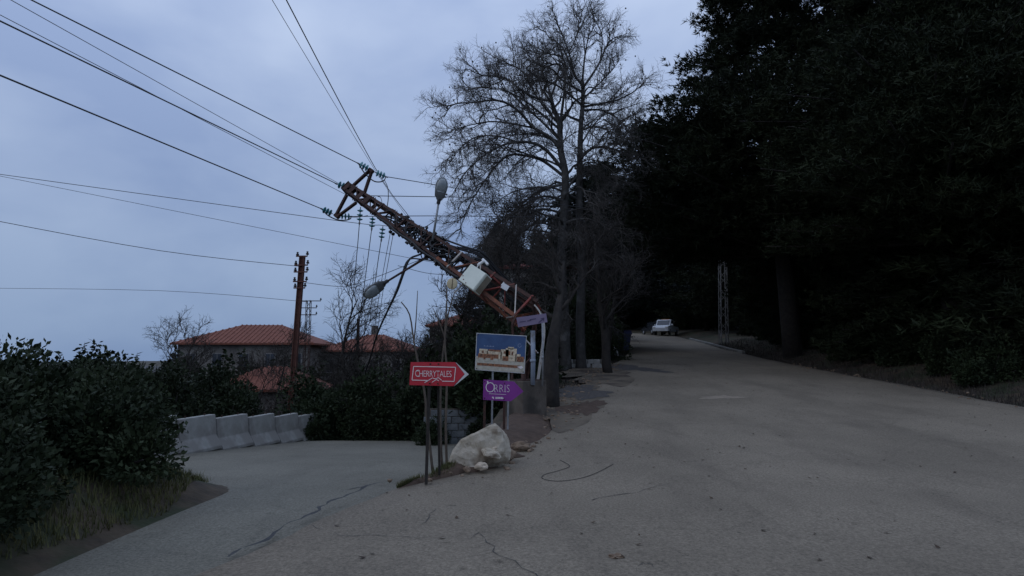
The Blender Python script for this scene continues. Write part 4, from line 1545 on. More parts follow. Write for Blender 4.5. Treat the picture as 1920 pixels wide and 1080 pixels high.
# bent torn lower part down to the pedestal: four buckled legs and a few braces
for k, (a, b) in enumerate([(-1, -1), (-1, 1), (1, -1), (1, 1)]):
    foot = pc + ez * PH + (ex * a + ey * b) * .24
    top = cpt(0.02, a, b)
    mid = foot.lerp(top, .55) + Vector((.10 * (1 if a > 0 else -.2), .05 * b, .12))
    mid2 = foot.lerp(top, .82) + Vector((.06 * a, 0, .10))
    ln = smooth_line([foot, mid, mid2, top], 4)
    mb = MB()
    for p0, p1 in zip(ln[:-1], ln[1:]):
        mb.angle(p0, p1 + (p1 - p0) * .06, .08, .012, -ex * a, -ey * b)
    mb.build('buckled_leg', M[['rust', 'rust', 'whitepaint', 'rust'][k]], py_t)
for k in range(4):
    z = PH + .35 + k * .28
    a = [(-1, -1), (1, -1), (1, 1), (-1, 1)]
    p0 = pc + ez * z + (ex * a[k][0] + ey * a[k][1]) * .22
    p1 = pc + ez * (z + .32) + (ex * a[(k + 1) % 4][0] + ey * a[(k + 1) % 4][1]) * .2
    MB().bar(p0, p1, .04, .012).build('brace', M[['rust', 'whitepaint', 'rust', 'redpaint'][k]], py_t)
# base plate bolted on the pedestal
MB().box(pc + ez * (PH + .012), ex * .30, ey * .30, ez * .012).build('base_plate', M['rust'], py_t)
# crossarms: two A shaped arms at the head
D1 = 19.4
arm_up, arm_dn = at(694, 319, 19.2), at(630, 404, 19.6)
roots = [(at(658, 352, 19.5), at(682, 366, 19.2)), (at(650, 366, 19.5), at(668, 380, 19.2))]
for tip_, (r0_, r1_), nm in ((arm_up, roots[0], 'u'), (arm_dn, roots[1], 'd')):
    ca = MB()
    ca.bar(r0_, tip_, .085, .085, v)
    ca.bar(r1_, tip_ + ax * -.10, .08, .08, v)
    ca.bar(tip_ + ax * .06, tip_ - ax * .17, .11, .10, v)
    ca.build('crossarm', M['rust'], py_t)

# ---- wires, insulators
def insulator(a, b, n, label, r=.11, group='green glass strain insulators on the crossarms'):
    a, b = Vector(a), Vector(b)
    t = thing('glass_insulator', label, 'insulator', a, group)
    d = (b - a)
    L = d.length
    d.normalize()
    MB().tube([a, b], .016, 6).build('rod', M['steel'], t)
    for k in range(n):
        s = L * (k + .8) / (n + .6)
        MB().lathe(a + d * s, d, [(-.05, .022), (-.03, r * .75), (-.008, r), (.006, r), (.012, r * .55), (.03, .022)], 14).build('glass_disc', M['glass_green'], t, True)
    MB().lathe(a, -d, [(-.02, .02), (.0, .03), (.06, .022), (.09, .01)], 8).build('clamp', M['steel'], t, True)
    return t


def wire(pts, r, label, group=None, name='overhead_wire', sag=0.0, mt='wire', cat='wire', n=4):
    pts = [Vector(p) for p in pts]
    if len(pts) == 2:
        k = 14
        pts = [pts[0].lerp(pts[1], i / k) - Vector((0, 0, sag * 4 * (i / k) * (1 - i / k))) for i in range(k + 1)]
    elif len(pts) > 2:
        pts = smooth_line(pts, 5)
    o = MB().tube(pts, r, n).build(name, M[mt], None, True)
    return tag(o, label, cat, group)


GW = 'overhead wires at the pylon'
insulator(at(673, 307, 19.0), at(692, 317, 19.2), 3, 'green glass insulator left of the upper crossarm tip')
insulator(at(723, 331, 19.4), at(703, 323, 19.2), 3, 'green glass insulator right of the upper crossarm tip')
insulator(at(632, 345, 19.6), at(655, 353, 19.6), 3, 'green glass insulator on the pylon head between the crossarms', .12)
insulator(at(604, 392, 19.6), at(624, 401, 19.6), 3, 'green glass insulator left of the lower crossarm tip')
insulator(at(658, 406, 19.7), at(636, 405, 19.6), 3, 'green glass insulator right of the lower crossarm tip')
GH = 'hanging glass insulators under the pylon'
for a, b, lb in (((674, 417), (676, 388), 'leftmost'), ((697, 428), (699, 405), 'middle'), ((715, 449), (718, 424), 'rightmost')):
    insulator(at(*a, 18.8), at(*b, 18.7), 3, lb + ' of the three green insulators hanging below the pylon', .095, GH)
EXT = -1.0


def extend(px0, py0, px1, py1, d0, d1, k):
    """far end of a wire, carried on beyond the frame by factor k in space"""
    a, b = at(px0, py0, d0), at(px1, py1, d1)
    return b + (a - b) * k


wire([extend(540, 240, 674, 307, 16.5, 19.0, 7), at(673, 307, 19.0)], .016, 'overhead wire running from upper left to the upper crossarm', GW)
wire([extend(540, 300, 633, 345, 17.0, 19.6, 9), at(632, 345, 19.6)], .016, 'overhead wire running to the insulator on the pylon head', GW)
wire([extend(540, 366, 605, 393, 17.5, 19.6, 10), at(604, 392, 19.6)], .016, 'overhead wire running to the lower crossarm', GW)
wire([extend(540, 291, 640, 347, 30, 34, 7), at(660, 358, 35)], .014, 'thin distant wire just above the pylon head wire', GW)
wire([extend(540, 309, 640, 361, 26, 29, 7), at(668, 375, 30)], .012, 'thin distant wire just below the pylon head wire', GW)
wire([extend(540, 2, 690, 290, 12.0, 20.5, 1.8), at(700, 309, 21.0), at(776, 418, 25), at(850, 520, 30)], .014, 'steep wire dropping from the top left corner past the crossarm', GW)
wire([extend(556, 75, 690, 298, 16.0, 24, 1.8), at(705, 322, 26), at(782, 432, 30)], .009, 'very thin steep wire beside the steep wire', GW)
wire([extend(540, 401, 620, 412, 22, 22, 8), at(620, 412, 22), at(720, 423, 22), at(800, 436, 22)], .011, 'thin wire running level behind the lower crossarm', GW)
wire([extend(540, 438, 640, 458, 40, 40, 8), at(640, 458, 40), at(770, 484, 40), at(860, 500, 40)], .014, 'faint distant wire sloping gently below the pylon', GW)
wire([at(723, 331, 19.4), at(820, 347, 21), at(905, 361, 22.5), at(1000, 376, 24), at(1110, 392, 26)], .013, 'wire from the upper crossarm to the plane tree', GW)
wire([at(690, 367, 19.2), at(820, 369, 21), at(910, 371, 22.5), at(1060, 375, 25)], .013, 'wire from below the pylon head level to the plane tree', GW)
wire([at(658, 406, 19.7), at(760, 405, 21), at(860, 405, 22), at(1040, 407, 25)], .013, 'wire from the lower crossarm level to the plane tree', GW)
wire([at(656, 407, 19.7), at(672, 407, 19.7), at(690, 404, 19.6)], .010, 'short lead from the lower crossarm insulator to the pylon', GW)
GJ = 'jumper loops on the crossarms'
wire([at(673, 308, 19), at(684, 325, 19), at(700, 339, 19.1), at(713, 341, 19.2), at(721, 337, 19.3), at(723, 331, 19.4)], .019, 'black jumper loop under the upper crossarm tip', GJ, 'jumper_cable', mt='black')
wire([at(604, 393, 19.6), at(615, 404, 19.5), at(632, 412, 19.5), at(647, 413, 19.5), at(657, 410, 19.6), at(658, 406, 19.7)], .019, 'black jumper loop under the lower crossarm tip', GJ, 'jumper_cable', mt='black')
wire([at(721, 338, 19.3), at(727, 352, 19), at(728, 372, 18.8), at(725, 392, 18.6)], .013, 'jumper cable curving from the upper crossarm down to the lattice', GJ, 'jumper_cable', mt='black')
wire([at(708, 368, 19), at(714, 371, 18.9), at(717, 384, 18.7)], .011, 'short jumper cable near the pylon head', GJ, 'jumper_cable', mt='black')
GD = 'slack wires hanging from the pylon'
wire([at(674, 417, 18.8), at(671, 455, 19.2), at(666, 510, 20.5), at(661, 565, 22), at(653, 622, 24.5), at(645, 680, 26)], .012, 'slack wire falling from the leftmost hanging insulator', GD)
wire([at(697, 428, 18.8), at(691, 475, 19.2), at(683, 535, 20.5), at(676, 585, 22), at(669, 625, 24.5), at(660, 680, 26)], .012, 'slack wire falling from the middle hanging insulator', GD)
wire([at(715, 449, 18.8), at(708, 495, 19.2), at(702, 540, 20.5), at(694, 580, 22), at(684, 622, 24.5), at(676, 680, 26)], .012, 'slack wire falling from the rightmost hanging insulator', GD)
wire([at(732, 436, 18.2), at(722, 490, 19), at(710, 560, 21), at(700, 640, 25)], .009, 'thin slack wire right of the hanging insulators', GD)
wire([at(737, 440, 18.2), at(728, 490, 19), at(716, 560, 21), at(706, 640, 25)], .009, 'second thin slack wire right of the hanging insulators', GD)
for x, y in ((732, 436), (737, 440)):
    tag(MB().lathe(at(x, y, 18.2), (0, 0, 1), [(-.03, .012), (-.015, .05), (.04, .06), (.07, .02)], 8).build('cable_clamp', M['black'], None, True),
        'small black clamp at the top of a thin slack wire', 'clamp', 'cable clamps under the pylon')
wire([at(800, 470, 16.9), at(785, 478, 16.8), at(768, 486, 16.7), at(757, 512, 16.8), at(745, 545, 17.2), at(728, 580, 18), at(708, 625, 19.5), at(694, 672, 21), at(684, 700, 22)], .03,
     'thick black cable drooping from the pylon to the shrubs', GD, 'drooping_cable', mt='black', cat='cable', n=6)
wire([at(818, 490, 16.6), at(790, 486, 16.6), at(765, 488, 16.7), at(752, 520, 17), at(741, 550, 17.4), at(722, 592, 18.5), at(700, 645, 20.3)], .02,
     'second black cable drooping beside the thick one', GD, 'drooping_cable', mt='black', cat='cable', n=6)
wire([at(573, 530, 25), at(640, 537, 23), at(690, 525, 21), at(760, 498, 18), at(790, 486, 16.8)], .010, 'thin wire slung from the rusty pole to the pylon', GD)
wire([at(746, 498, 17), at(800, 512, 19), at(850, 516, 20)], .008, 'thin wire crossing behind the lower lamp arm', GD)

# tangle of black cables wrapped along the lattice
tg = thing('cable_tangle', 'tangle of black cables wound along the middle of the pylon', 'cables', BEND + ax * 3.6)
rr = random.Random(5)
for k in range(30):
    s0 = rr.uniform(1.6, 4.4)
    pts = []
    s = s0
    for j in range(9):
        s += rr.uniform(-.12, .55)
        s = min(s, 6.2)
        a_ = rr.uniform(0, 6.28)
        f = rr.uniform(.7, 1.5)
        pts.append(BEND + ax * s + u * hw(s) * f * math.cos(a_) + v * hw(s) * f * math.sin(a_))
    MB().tube(smooth_line(pts, 4), rr.uniform(.012, .026), 5).build('cable', M['black'], tg, True)
for k in range(7):          # bundle along the upper edge towards the trees
    jy = [rr.uniform(-5, 5) for _ in range(6)]
    p0 = [at(805, 435 + 3 * k, 17.2), at(832, 449 + 4 * k + jy[0], 16.9), at(868, 458 + 5 * k + jy[1], 16.6), at(905, 472 + 5 * k + jy[2], 16.8), at(940, 508 + 6 * k + jy[3], 17.2), at(985, 556 + 5 * k + jy[4], 17.5)]
    MB().tube(smooth_line(p0, 6), .028, 6).build('cable', M['black'], tg, True)
for k in range(2):         # bundle along the lower chord
    MB().tube(smooth_line([cpt(s, -1.18 - .08 * math.sin(s * 5 + k), .5 + .5 * k) for s in np.arange(2.2, 6.4, .3)], 3), .03, 6).build('cable', M['black'], tg, True)
for k in range(36):
    s = rr.uniform(1.9, 6.2)
    a_ = rr.choice((-1.3, 1.25))
    c = cpt(s, a_, rr.uniform(-.5, 1.1))
    MB().box(c, ax * rr.uniform(.02, .06), u * .03, v * .03).build('connector', M['black'], tg)

# ---- street lamps fixed to the pylon
def lamp(p_root, p_neck, p_tip, width, label, armm, up):
    t = thing('street_lamp', label, 'street lamp', p_root)
    p_root, p_neck, p_tip = Vector(p_root), Vector(p_neck), Vector(p_tip)
    MB().tube([p_root, p_root.lerp(p_neck, .5), p_neck], [.035, .03, .028], 8).build('arm', armm, t, True)
    d = (p_tip - p_neck)
    L = d.length
    d.normalize()
    up = Vector(up)
    nrm = (up - d * up.dot(d)).normalized()
    sd = d.cross(nrm)
    hd, ls = MB(), MB()
    rings = [(0, .32, .4), (.06, .5, .5), (.14, .60, .62), (.16, .80, .8), (.40, .92, .95), (.62, 1.0, 1.0), (.82, .86, .85), (.95, .5, .55), (1.0, .12, .2)]
    n = 14
    vs, fs = [], []
    for s, wd, ht in rings:
        for j in range(n):
            a = 2 * math.pi * j / n
            y = math.sin(a)
            y = y * (.42 if y > 0 else .12)
            vs.append(p_neck + d * L * s + sd * math.cos(a) * width * wd + nrm * y * width * ht * 1.4)
    for i in range(len(rings) - 1):
        for j in range(n):
            fs.append((i * n + j, i * n + (j + 1) % n, (i + 1) * n + (j + 1) % n, (i + 1) * n + j))
    fs.append(tuple(range(n)))
    fs.append(tuple((len(rings) - 1) * n + j for j in range(n)))
    h = hd.add(vs, fs).build('housing', M['lamp'], t, True)
    vs, fs = [], []
    lr = [(.36, .55, .3), (.42, .78, .6), (.55, .86, .9), (.72, .82, 1.0), (.86, .62, .8), (.95, .25, .3)]
    for s, wd, ht in lr:
        for j in range(n):
            a = 2 * math.pi * j / n
            y = math.sin(a)
            y = y * (.05 if y > 0 else .40)
            vs.append(p_neck + d * L * s + sd * math.cos(a) * width * wd + nrm * (y * width * ht - .10 * width))
    for i in range(len(lr) - 1):
        for j in range(n):
            fs.append((i * n + j, i * n + (j + 1) % n, (i + 1) * n + (j + 1) % n, (i + 1) * n + j))
    fs.append(tuple(range(n)))
    fs.append(tuple((len(lr) - 1) * n + j for j in range(n)))
    MB().add(vs, fs).build('lens', M['lens'], t, True)
    MB().tube([p_neck - d * .10, p_neck + d * .05], .05, 8).build('collar', M['black'], t)
    return t


lamp(at(811, 452, 16.8), at(823, 376, 16.6), at(831, 333, 16.5), .175, 'street lamp sticking upright from the leaning pylon', M['steel'], (-.25, .8, .25))
lamp(at(797, 484, 16.8), at(722, 530, 16.4), at(683, 557, 16.3), .20, 'street lamp hanging below the leaning pylon with its head turned down', M['rust'], (.3, .45, .75))
wire([at(788, 428, 17), at(800, 424, 16.9), at(815, 414, 16.8)], .011, 'short lead to the upright street lamp', GD, mt='black')

# ---- cabinet, dish, cameras, tags on the pylon
cab = thing('electric_cabinet', 'cream metal electric cabinet fixed to the pylon', 'cabinet', at(888, 522, 15.3))
TL, TR_, BR, BL = at(883, 495, 15.25), at(914, 517, 15.05), at(888, 546, 15.05), at(860, 522, 15.25)
cc = (TL + TR_ + BR + BL) / 4
e1 = (TR_ - TL).normalized()
e2 = (BL - TL)
e2 = (e2 - e1 * e2.dot(e1)).normalized()
nn = e1.cross(e2).normalized()
if nn.dot(view) > 0:
    nn = -nn
# turn the box a little so that its lower right side shows
qm = Matrix.Rotation(R(16), 3, e2)
e1b = qm @ e1
if (e1b.cross(e2).normalized()).dot(nn) < 0:
    pass
nb_ = e1b.cross(e2).normalized()
if nb_.dot(view) > 0:
    nb_ = -nb_
if nb_.dot(e1) > 0:          # the front must face away from the lower right so the right side shows
    e1b = Matrix.Rotation(R(-16), 3, e2) @ e1
    nb_ = e1b.cross(e2).normalized()
    if nb_.dot(view) > 0:
        nb_ = -nb_
W2, H2 = (TR_ - TL).length * .56, (BL - TL).length * .55
cb = cc - nb_ * .12
MB().box(cb, e1b * W2, e2 * H2, nb_ * .14).build('cabinet_body', M['cabinet'], cab, False, .012)
dr = MB().box(cb + nb_ * .148, e1b * W2 * .95, e2 * H2 * .95, nb_ * .008).build('door', M['cabinet'], cab, False, .004)
for k, (a_, b_) in enumerate([(-.55, .75), (-.1, .92), (-.85, .45)]):
    MB().lathe(cb + nb_ * .156 + e1b * W2 * a_ * .95 + e2 * H2 * b_ * .9, nb_, [(0, .014), (.012, .014), (.016, .008)], 8).build('screw', M['redpaint'], dr)
MB().box(cb - nb_ * .02 + e1b * (W2 + .004), e1b * .004, e2 * H2 * .9, nb_ * .10).build('side_shade', mat('cabinet_side_shade', (0.22, 0.19, 0.13), .7, (0.3, 0.26, 0.19), 5), cab)  # shade of the lower right side, painted as a dark skin over the cream

dsh = thing('round_reflector', 'round beige disc on a bracket below the cabinet', 'disc', at(848, 532, 15.4))
dn = (Vector(CAM) - at(848, 532, 15.3)).normalized() + Vector((-.35, 0, .1))
MB().lathe(at(848, 532, 15.3), dn, [(-.03, .02), (-.02, .12), (0, .142), (.012, .142), (.02, .12), (.024, .01)], 20).build('disc', M['beige'], dsh, True)
c0 = at(848, 532, 15.3) + dn.normalized() * .03
MB().bar(at(849, 522, 15.27), at(847, 540, 15.27), .012, .01).build('slot', M['rust'], dsh)
MB().bar(at(852, 549, 15.3), at(867, 534, 15.4), .05, .03).build('bracket', M['whitepaint'], dsh)

cm = thing('security_camera', 'pair of small white cameras on top of the cabinet', 'camera', at(893, 505, 15.3))
MB().tube([at(893, 505, 15.3), at(899, 492, 15.3)], .018, 6).build('mount', M['white'], cm)
MB().tube([at(896, 497, 15.25), at(908, 489, 15.2)], .035, 8).build('camera_body', M['white'], cm)
MB().tube([at(905, 486, 15.3), at(915, 496, 15.2)], .034, 8).build('camera_body', M['white'], cm)
wp = thing('junction_plate', 'small white plate on the red lattice near the break', 'plate', at(947, 540, 15.1))
MB().box(at(947, 538, 15.1), (.075, 0, -.045), (0, .02, 0), (.035, 0, .06)).build('plate', M['white'], wp)
MB().bar(at(940, 535, 15.12), at(945, 529, 15.1), .03, .02).build('clip', M['white'], wp)

# pipes beside the stub
for k, (a, b, r, m_, lb) in enumerate([((999, 722), (999, 620), .055, 'pvc', 'pale blue plastic pipe standing on the pedestal'),
                                       ((1017, 724), (1017, 604), .022, 'steel', 'thin grey conduit standing right of the pale blue pipe')]):
    p0, p1 = at(*a, 14.25), at(*b, 14.25)
    t = thing('conduit_pipe', lb, 'pipe', p0)
    MB().tube([p0, p0.lerp(p1, .5) + Vector((.01, 0, 0)), p1], r, 10).build('pipe', M[m_], t, True)
    MB().tube([p0.lerp(p1, .42), p0.lerp(p1, .47)], r * 1.25, 10).build('coupling', M[m_], t, True)
wire([at(1002, 572, 14.6), at(1012, 585, 14.5), at(1016, 600, 14.4)], .022, 'short white pipe elbow curving over the lilac sign', None, 'conduit_elbow', mt='whitepaint', cat='pipe')

# ------------------------------------------------------------------ signs
def board(name, pix, d, th, mt, parent, dd=None):
    pts = [at(x, y, d + (dd[i] if dd else 0)) for i, (x, y) in enumerate(pix)]
    return MB().prism(pts, (0, th, 0)).build(name, mt, parent)


def flat(mb, pix, d, m=0, lift=.0):
    pts = [at(x, y, d - lift) for x, y in pix]
    mb.prism(pts, (0, .0015, 0), m)
    return mb


def line_px(mb, pix, w, d, m=0):
    for (x0, y0), (x1, y1) in zip(pix[:-1], pix[1:]):
        L = math.hypot(x1 - x0, y1 - y0)
        nx_, ny_ = -(y1 - y0) / L * w / 2, (x1 - x0) / L * w / 2
        flat(mb, [(x0 + nx_, y0 + ny_), (x1 + nx_, y1 + ny_), (x1 - nx_, y1 - ny_), (x0 - nx_, y0 - ny_)], d, m)


def text_px(body, x0, y0, x1, y1, d, mt, parent, slope=0.0, name='lettering', squeeze=1.0, bold=0.0):
    cu = bpy.data.curves.new('lettering_curve', 'FONT')
    cu.body = body
    cu.size = 1
    cu.space_character = squeeze
    cu.offset = bold
    cu.resolution_u = 3
    to = bpy.data.objects.new('tmp', cu)
    C.objects.link(to)
    bpy.context.view_layer.update()
    me = bpy.data.meshes.new_from_object(to.evaluated_get(bpy.context.evaluated_depsgraph_get()))
    bpy.data.objects.remove(to)
    co = np.array([v.co[:] for v in me.vertices])
    lo, hi = co.min(0), co.max(0)
    for v_ in me.vertices:
        fx = (v_.co.x - lo[0]) / (hi[0] - lo[0])
        fy = (v_.co.y - lo[1]) / (hi[1] - lo[1])
        p = at(x0 + (x1 - x0) * fx, y1 + (y0 - y1) * fy + slope * fx, d)
        v_.co = p
    me.materials.clear()
    me.materials.append(mt)
    me.name = name
    o = bpy.data.objects.new(name, me)
    return link(o, parent)


# --- red arrow sign
SD = 8.15
rs_ = thing('arrow_sign', 'red arrow sign with white lettering on two thin posts', 'sign', gp(800, 905))
board('sign_board', [(770, 679), (853, 679), (871, 701.5), (850, 724), (767.5, 722)], SD, .02, M['sign_red'], rs_)
board('arrow_tip', [(854, 679), (879, 702), (851, 724.5), (871.5, 701.5)], SD + .001, .02, M['sign_white'], rs_)
mb = MB()
line_px(mb, [(803, 713.3), (772.5, 712.6), (775.5, 687), (854.3, 688.6), (851.5, 715.2), (829, 714.6)], 1.3, SD - .004)
mb.build('border_line', M['sign_line'], rs_)
mb = MB()
line_px(mb, [(796, 717.5), (811, 708.5), (816, 710.5), (822, 708), (828, 713)], 1.2, SD - .004)
line_px(mb, [(810, 716.8), (818, 711.5), (823, 714)], 1.1, SD - .004)
mb.build('mountain_emblem', M['sign_line'], rs_)
text_px('CHERRYTALES', 778.5, 694.5, 846.5, 706.0, SD - .004, M['sign_line'], rs_, .9, 'lettering', .92, -.012)
text_px('C', 778.5, 693.5, 787, 706.5, SD - .005, M['sign_line'], rs_, 0, 'lettering', 1, -.02)
for a, b, r_ in (((806, 724), (799, 908), .028), ((821, 725), (824, 890), .022)):
    p1 = at(*b, SD + (.0 if r_ > .025 else .35))
    MB().bar(at(a[0], a[1] - 40, SD + .05), p1, r_ * 1.3, r_ * 1.3).build('post', M['bark_dark'], rs_)

# --- purple arrow sign
OD = 11.4
ps = thing('arrow_sign', 'purple arrow sign with pale lettering in front of the pedestal', 'sign', at(907, 810, OD))
board('sign_board', [(906.5, 711.5), (964, 715.5), (981.5, 734), (958, 752.5), (905.5, 749.5)], OD, .02, M['sign_purple'], ps)
text_px('O', 910.5, 716.5, 927.5, 735.5, OD - .004, M['sign_line'], ps, .2, 'lettering', 1, -.02)
text_px('RRIS', 927, 721, 955.5, 734.5, OD - .004, M['sign_line'], ps, .8, 'lettering', 1.05, -.022)
mb = MB()
for x in (928, 937, 946.5):       # small serifs
    line_px(mb, [(x - .8, 734.7), (x + 2.0, 734.8)], .7, OD - .005)
mb.build('lettering', M['sign_line'], ps)
mb = MB()
line_px(mb, [(917, 738.2), (949, 739.8)], .7, OD - .004)
mb.build('underline', M['sign_line'], ps)
mb = MB()
flat(mb, [(913, 713.5), (916, 716), (917, 720), (913.5, 719)], OD - .0035)
mb.build('petal_emblem', M['sign_line'], ps)
mb = MB()
flat(mb, [(922, 744), (926, 744.2), (926, 748.4), (924, 747)], OD - .004)
for x in (929, 932.5, 936, 939.5):
    flat(mb, [(x, 744.3), (x + 2.6, 744.4), (x + 2.6, 748), (x, 747.9)], OD - .004)
flat(mb, [(942.4, 745.6), (944, 745.6), (944, 748), (942.4, 748)], OD - .004)
mb.build('distance_mark', M['sign_line'], ps)
for x, y in ((908, 812), (945, 805)):
    MB().bar(at(x + 1, 716, OD + .045), at(x, y, OD + .045), .045, .045).build('post', M['rust'], ps)

# --- picture sign
BD = 12.0
bs = thing('picture_sign', 'rectangular sign printed with a cream villa under a blue sky', 'sign', at(952, 800, BD))
q4 = [(893.5, 624), (987.5, 629.5), (983.5, 700.5), (890.5, 693.5)]
board('sign_board', q4, BD, .025, M['sign_white'], bs)


def bil(fx, fy):
    (x0, y0), (x1, y1), (x2, y2), (x3, y3) = q4
    a = (x0 + (x1 - x0) * fx, y0 + (y1 - y0) * fx)
    b = (x3 + (x2 - x3) * fx, y3 + (y2 - y3) * fx)
    return (a[0] + (b[0] - a[0]) * fy, a[1] + (b[1] - a[1]) * fy)


def rect(mb, x0, y0, x1, y1, lift, m=0):
    flat(mb, [bil(x0, y0), bil(x1, y0), bil(x1, y1), bil(x0, y1)], BD, m, lift)


pr = MB()
rect(pr, .012, .018, .988, .62, .003, 0)
rect(pr, .012, .622, .988, .982, .003, 3)
for x0, y0, x1, y1 in [(.07, .42, .24, .62), (.22, .46, .52, .66), (.50, .40, .66, .70), (.60, .36, .82, .70), (.64, .32, .76, .38), (.80, .50, .90, .70)]:
    rect(pr, x0, y0, x1, y1, .005, 1)
for x0, y0, x1, y1 in [(.05, .55, .46, .70), (.25, .42, .50, .47), (.54, .58, .66, .70), (.83, .56, .97, .70), (.12, .47, .16, .53), (.56, .45, .60, .51)]:
    rect(pr, x0, y0, x1, y1, .007, 2)
for x0 in (.66, .72):
    rect(pr, x0, .44, x0 + .03, .54, .007, 2)
for x0 in (.06, .20, .36):
    rect(pr, x0, .66, x0 + .10, .74, .009, 3)
rect(pr, .04, .80, .94, .87, .005, 2)
pr.build('villa_print', [M['p_sky'], M['p_wall'], M['p_roof'], M['p_ground']], bs)
mb = MB()
flat(mb, [bil(.84, .835), bil(.93, .80), bil(.97, .845), bil(.92, .885)], BD, 0, .008)
mb.build('arrow_mark', M['sign_line'], bs)
mb = MB()
for k in range(7):
    x = .16 + k * .03
    rect(mb, x, .325 + (k % 2) * .01, x + .018, .35, .005)
a0 = [bil(.87 + .035 * math.cos(t), .27 + .05 * math.sin(t)) for t in np.linspace(0, 5.4, 7)]
line_px(mb, a0, .7, BD - .005)
mb.build('emblem', mat('print_faint', (.22, .26, .36), .5, (.28, .32, .42), 8), bs)
for x, y1 in ((955, 805), (925, 808)):
    MB().bar(at(x, 640, BD + .06), at(x - 3, y1, BD + .06), .035, .035).build('post', M['steel'], bs)

def bolt(px, py, d, parent):
    MB().lathe(at(px, py, d), (0, -1, 0), [(-.002, .011), (.006, .011), (.009, .006)], 8).build('bolt', M['rust'], parent)


for px_, py_ in ((807, 682.5), (806, 719), (822, 682.5), (821, 719.5)):
    bolt(px_, py_, SD - .003, rs_)
for px_, py_ in ((909, 715.5), (908.5, 746.5), (946, 718.5), (945, 748.5)):
    bolt(px_, py_, OD - .003, ps)
for px_, py_ in ((896, 627.5), (984.5, 632.5), (981, 697.5), (893.5, 691)):
    bolt(px_, py_, BD - .01, bs)

# --- small lilac sign on the broken pylon
ld = 14.0
lsn = thing('small_sign', 'small faded lilac sign tied to the break of the pylon', 'sign', at(998, 600, ld))
board('sign_board', [(968, 595.5), (1024, 587.5), (1026.5, 604), (971.5, 613.5)], ld, .015, M['sign_lilac'], lsn)
mb = MB()
for x0, x1, y in ((974, 986, 604), (988, 996, 602), (993, 1005, 599.5)):
    line_px(mb, [(x0, y), (x1, y - (x1 - x0) * .15)], 2.0, ld - .004)
line_px(mb, [(1010, 605), (1019, 597.5)], 2.2, ld - .004)
line_px(mb, [(1014, 597.8), (1020, 596.6), (1019, 602)], 1.6, ld - .004)
mb.build('faded_lettering', M['lilac_dark'], lsn)

# ------------------------------------------------------------------ poles at left
def pole(name, label, foot, top, d, w, arms, mt, lat=False):
    p0, p1 = at(*foot, d), at(*top, d)
    p0 = Vector((p0.x, p0.y, min(p0.z, G(p0.x, p0.y)) - .2))
    t = thing(name, label, 'pole', p0)
    tt = (p1 - p0).normalized()
    if lat:
        sx, sy = Vector((1, 0, 0)), Vector((0, 1, 0))
        h = w / 2
        L = (p1 - p0).length
        for a in (-1, 1):
            for b in (-1, 1):
                MB().angle(p0 + sx * a * h + sy * b * h, p1 + (sx * a + sy * b) * h * .75, .05 * w / .5, .01, -sx * a, -sy * b).build('leg', M[mt], t)
        nb = max(4, int(L / (w * 1.05)))
        for i in range(nb):
            f0, f1 = i / nb, (i + 1) / nb
            for k, (n_, s1) in enumerate(((sy * -1, sx), (sy, sx), (sx, sy), (sx * -1, sy))):
                s_ = 1 if (i + k) % 2 else -1
                h0, h1 = h * (1 - .25 * f0), h * (1 - .25 * f1)
                MB().bar(p0.lerp(p1, f0) + n_ * h0 + s1 * h0 * s_, p0.lerp(p1, f1) + n_ * h1 - s1 * h1 * s_, .03 * w / .5, .012, n_).build('brace', M[mt], t)
    else:
        hb = MB()
        x = Vector((1, 0, 0))
        y = tt.cross(x).normalized()
        for s_ in (-1, 1):
            hb.box((p0 + p1) / 2 + x * s_ * w / 2, tt * (p1 - p0).length / 2, y * w / 2, x * .015)
        hb.box((p0 + p1) / 2, tt * (p1 - p0).length / 2, x * (w / 2 - .015), y * .015)
        hb.build('beam', M[mt], t)
    for f, ln in arms:
        c = p1 + (p0 - p1).normalized() * f
        MB().bar(c - Vector((ln, .08, 0)), c + Vector((ln, -.08, 0)), .05, .05).build('bracket', M[mt], t)
        for s_ in (-1, 1):
            e = c + Vector((s_ * ln, -.08 * s_, 0))
            MB().lathe(e, (0, 0, 1), [(0, .015), (.05, .015), (.06, .055), (.11, .06), (.13, .03), (.18, .045), (.20, .01)], 10).build('pin_insulator', M['black'], t, True)
    return t


pole('utility_pole', 'rust red steel pole with small insulators at the left, by the barriers', (545, 705), (567, 481), 24, .17,
     [(.0, .22), (.35, .26), (.62, .26), (1.0, .26), (1.25, .22)], 'rust3')
pole('utility_pole', 'slim lattice pole further away behind the rusty steel pole', (574, 690), (579, 563), 40, .38, [(.05, .8), (.5, .55), (.95, .55)], 'rust', True)
pole('utility_pole', 'short dark post rising above the far roofs', (671, 640), (672, 597), 60, .22, [], 'rust')
wire([at(577, 566, 40), at(300, 545, 44), at(-60, 540, 50)], .014, 'distant wire running left from the slim lattice pole', 'distant wires at left')
wire([at(567, 500, 24), at(300, 470, 22), at(-80, 400, 20)], .011, 'wire running left from the top of the rusty pole', 'distant wires at left')

# white lattice mast at right
pole('lattice_mast', 'slim pale lattice mast standing at the right road edge under the pines', (1357, 643), (1353, 380), 49, .62, [], 'mast', True)
# kerb at the right
kb = thing('kerb', 'pale kerb along the right edge of the uphill road', 'kerb', (14.5, 42, ZR(42)))
for i in range(24):
    d0 = 38 + i * .9
    x0, x1 = np.interp(d0, XRR_D, XRR_X) + .12, np.interp(d0 + .86, XRR_D, XRR_X) + .12
    a, b = Vector((x0, d0, ZR(d0) + .02)), Vector((x1, d0 + .86, ZR(d0 + .86) + .02))
    MB().bar(a, b, .16, .24).build('kerb_stone', M['barrier'], kb)

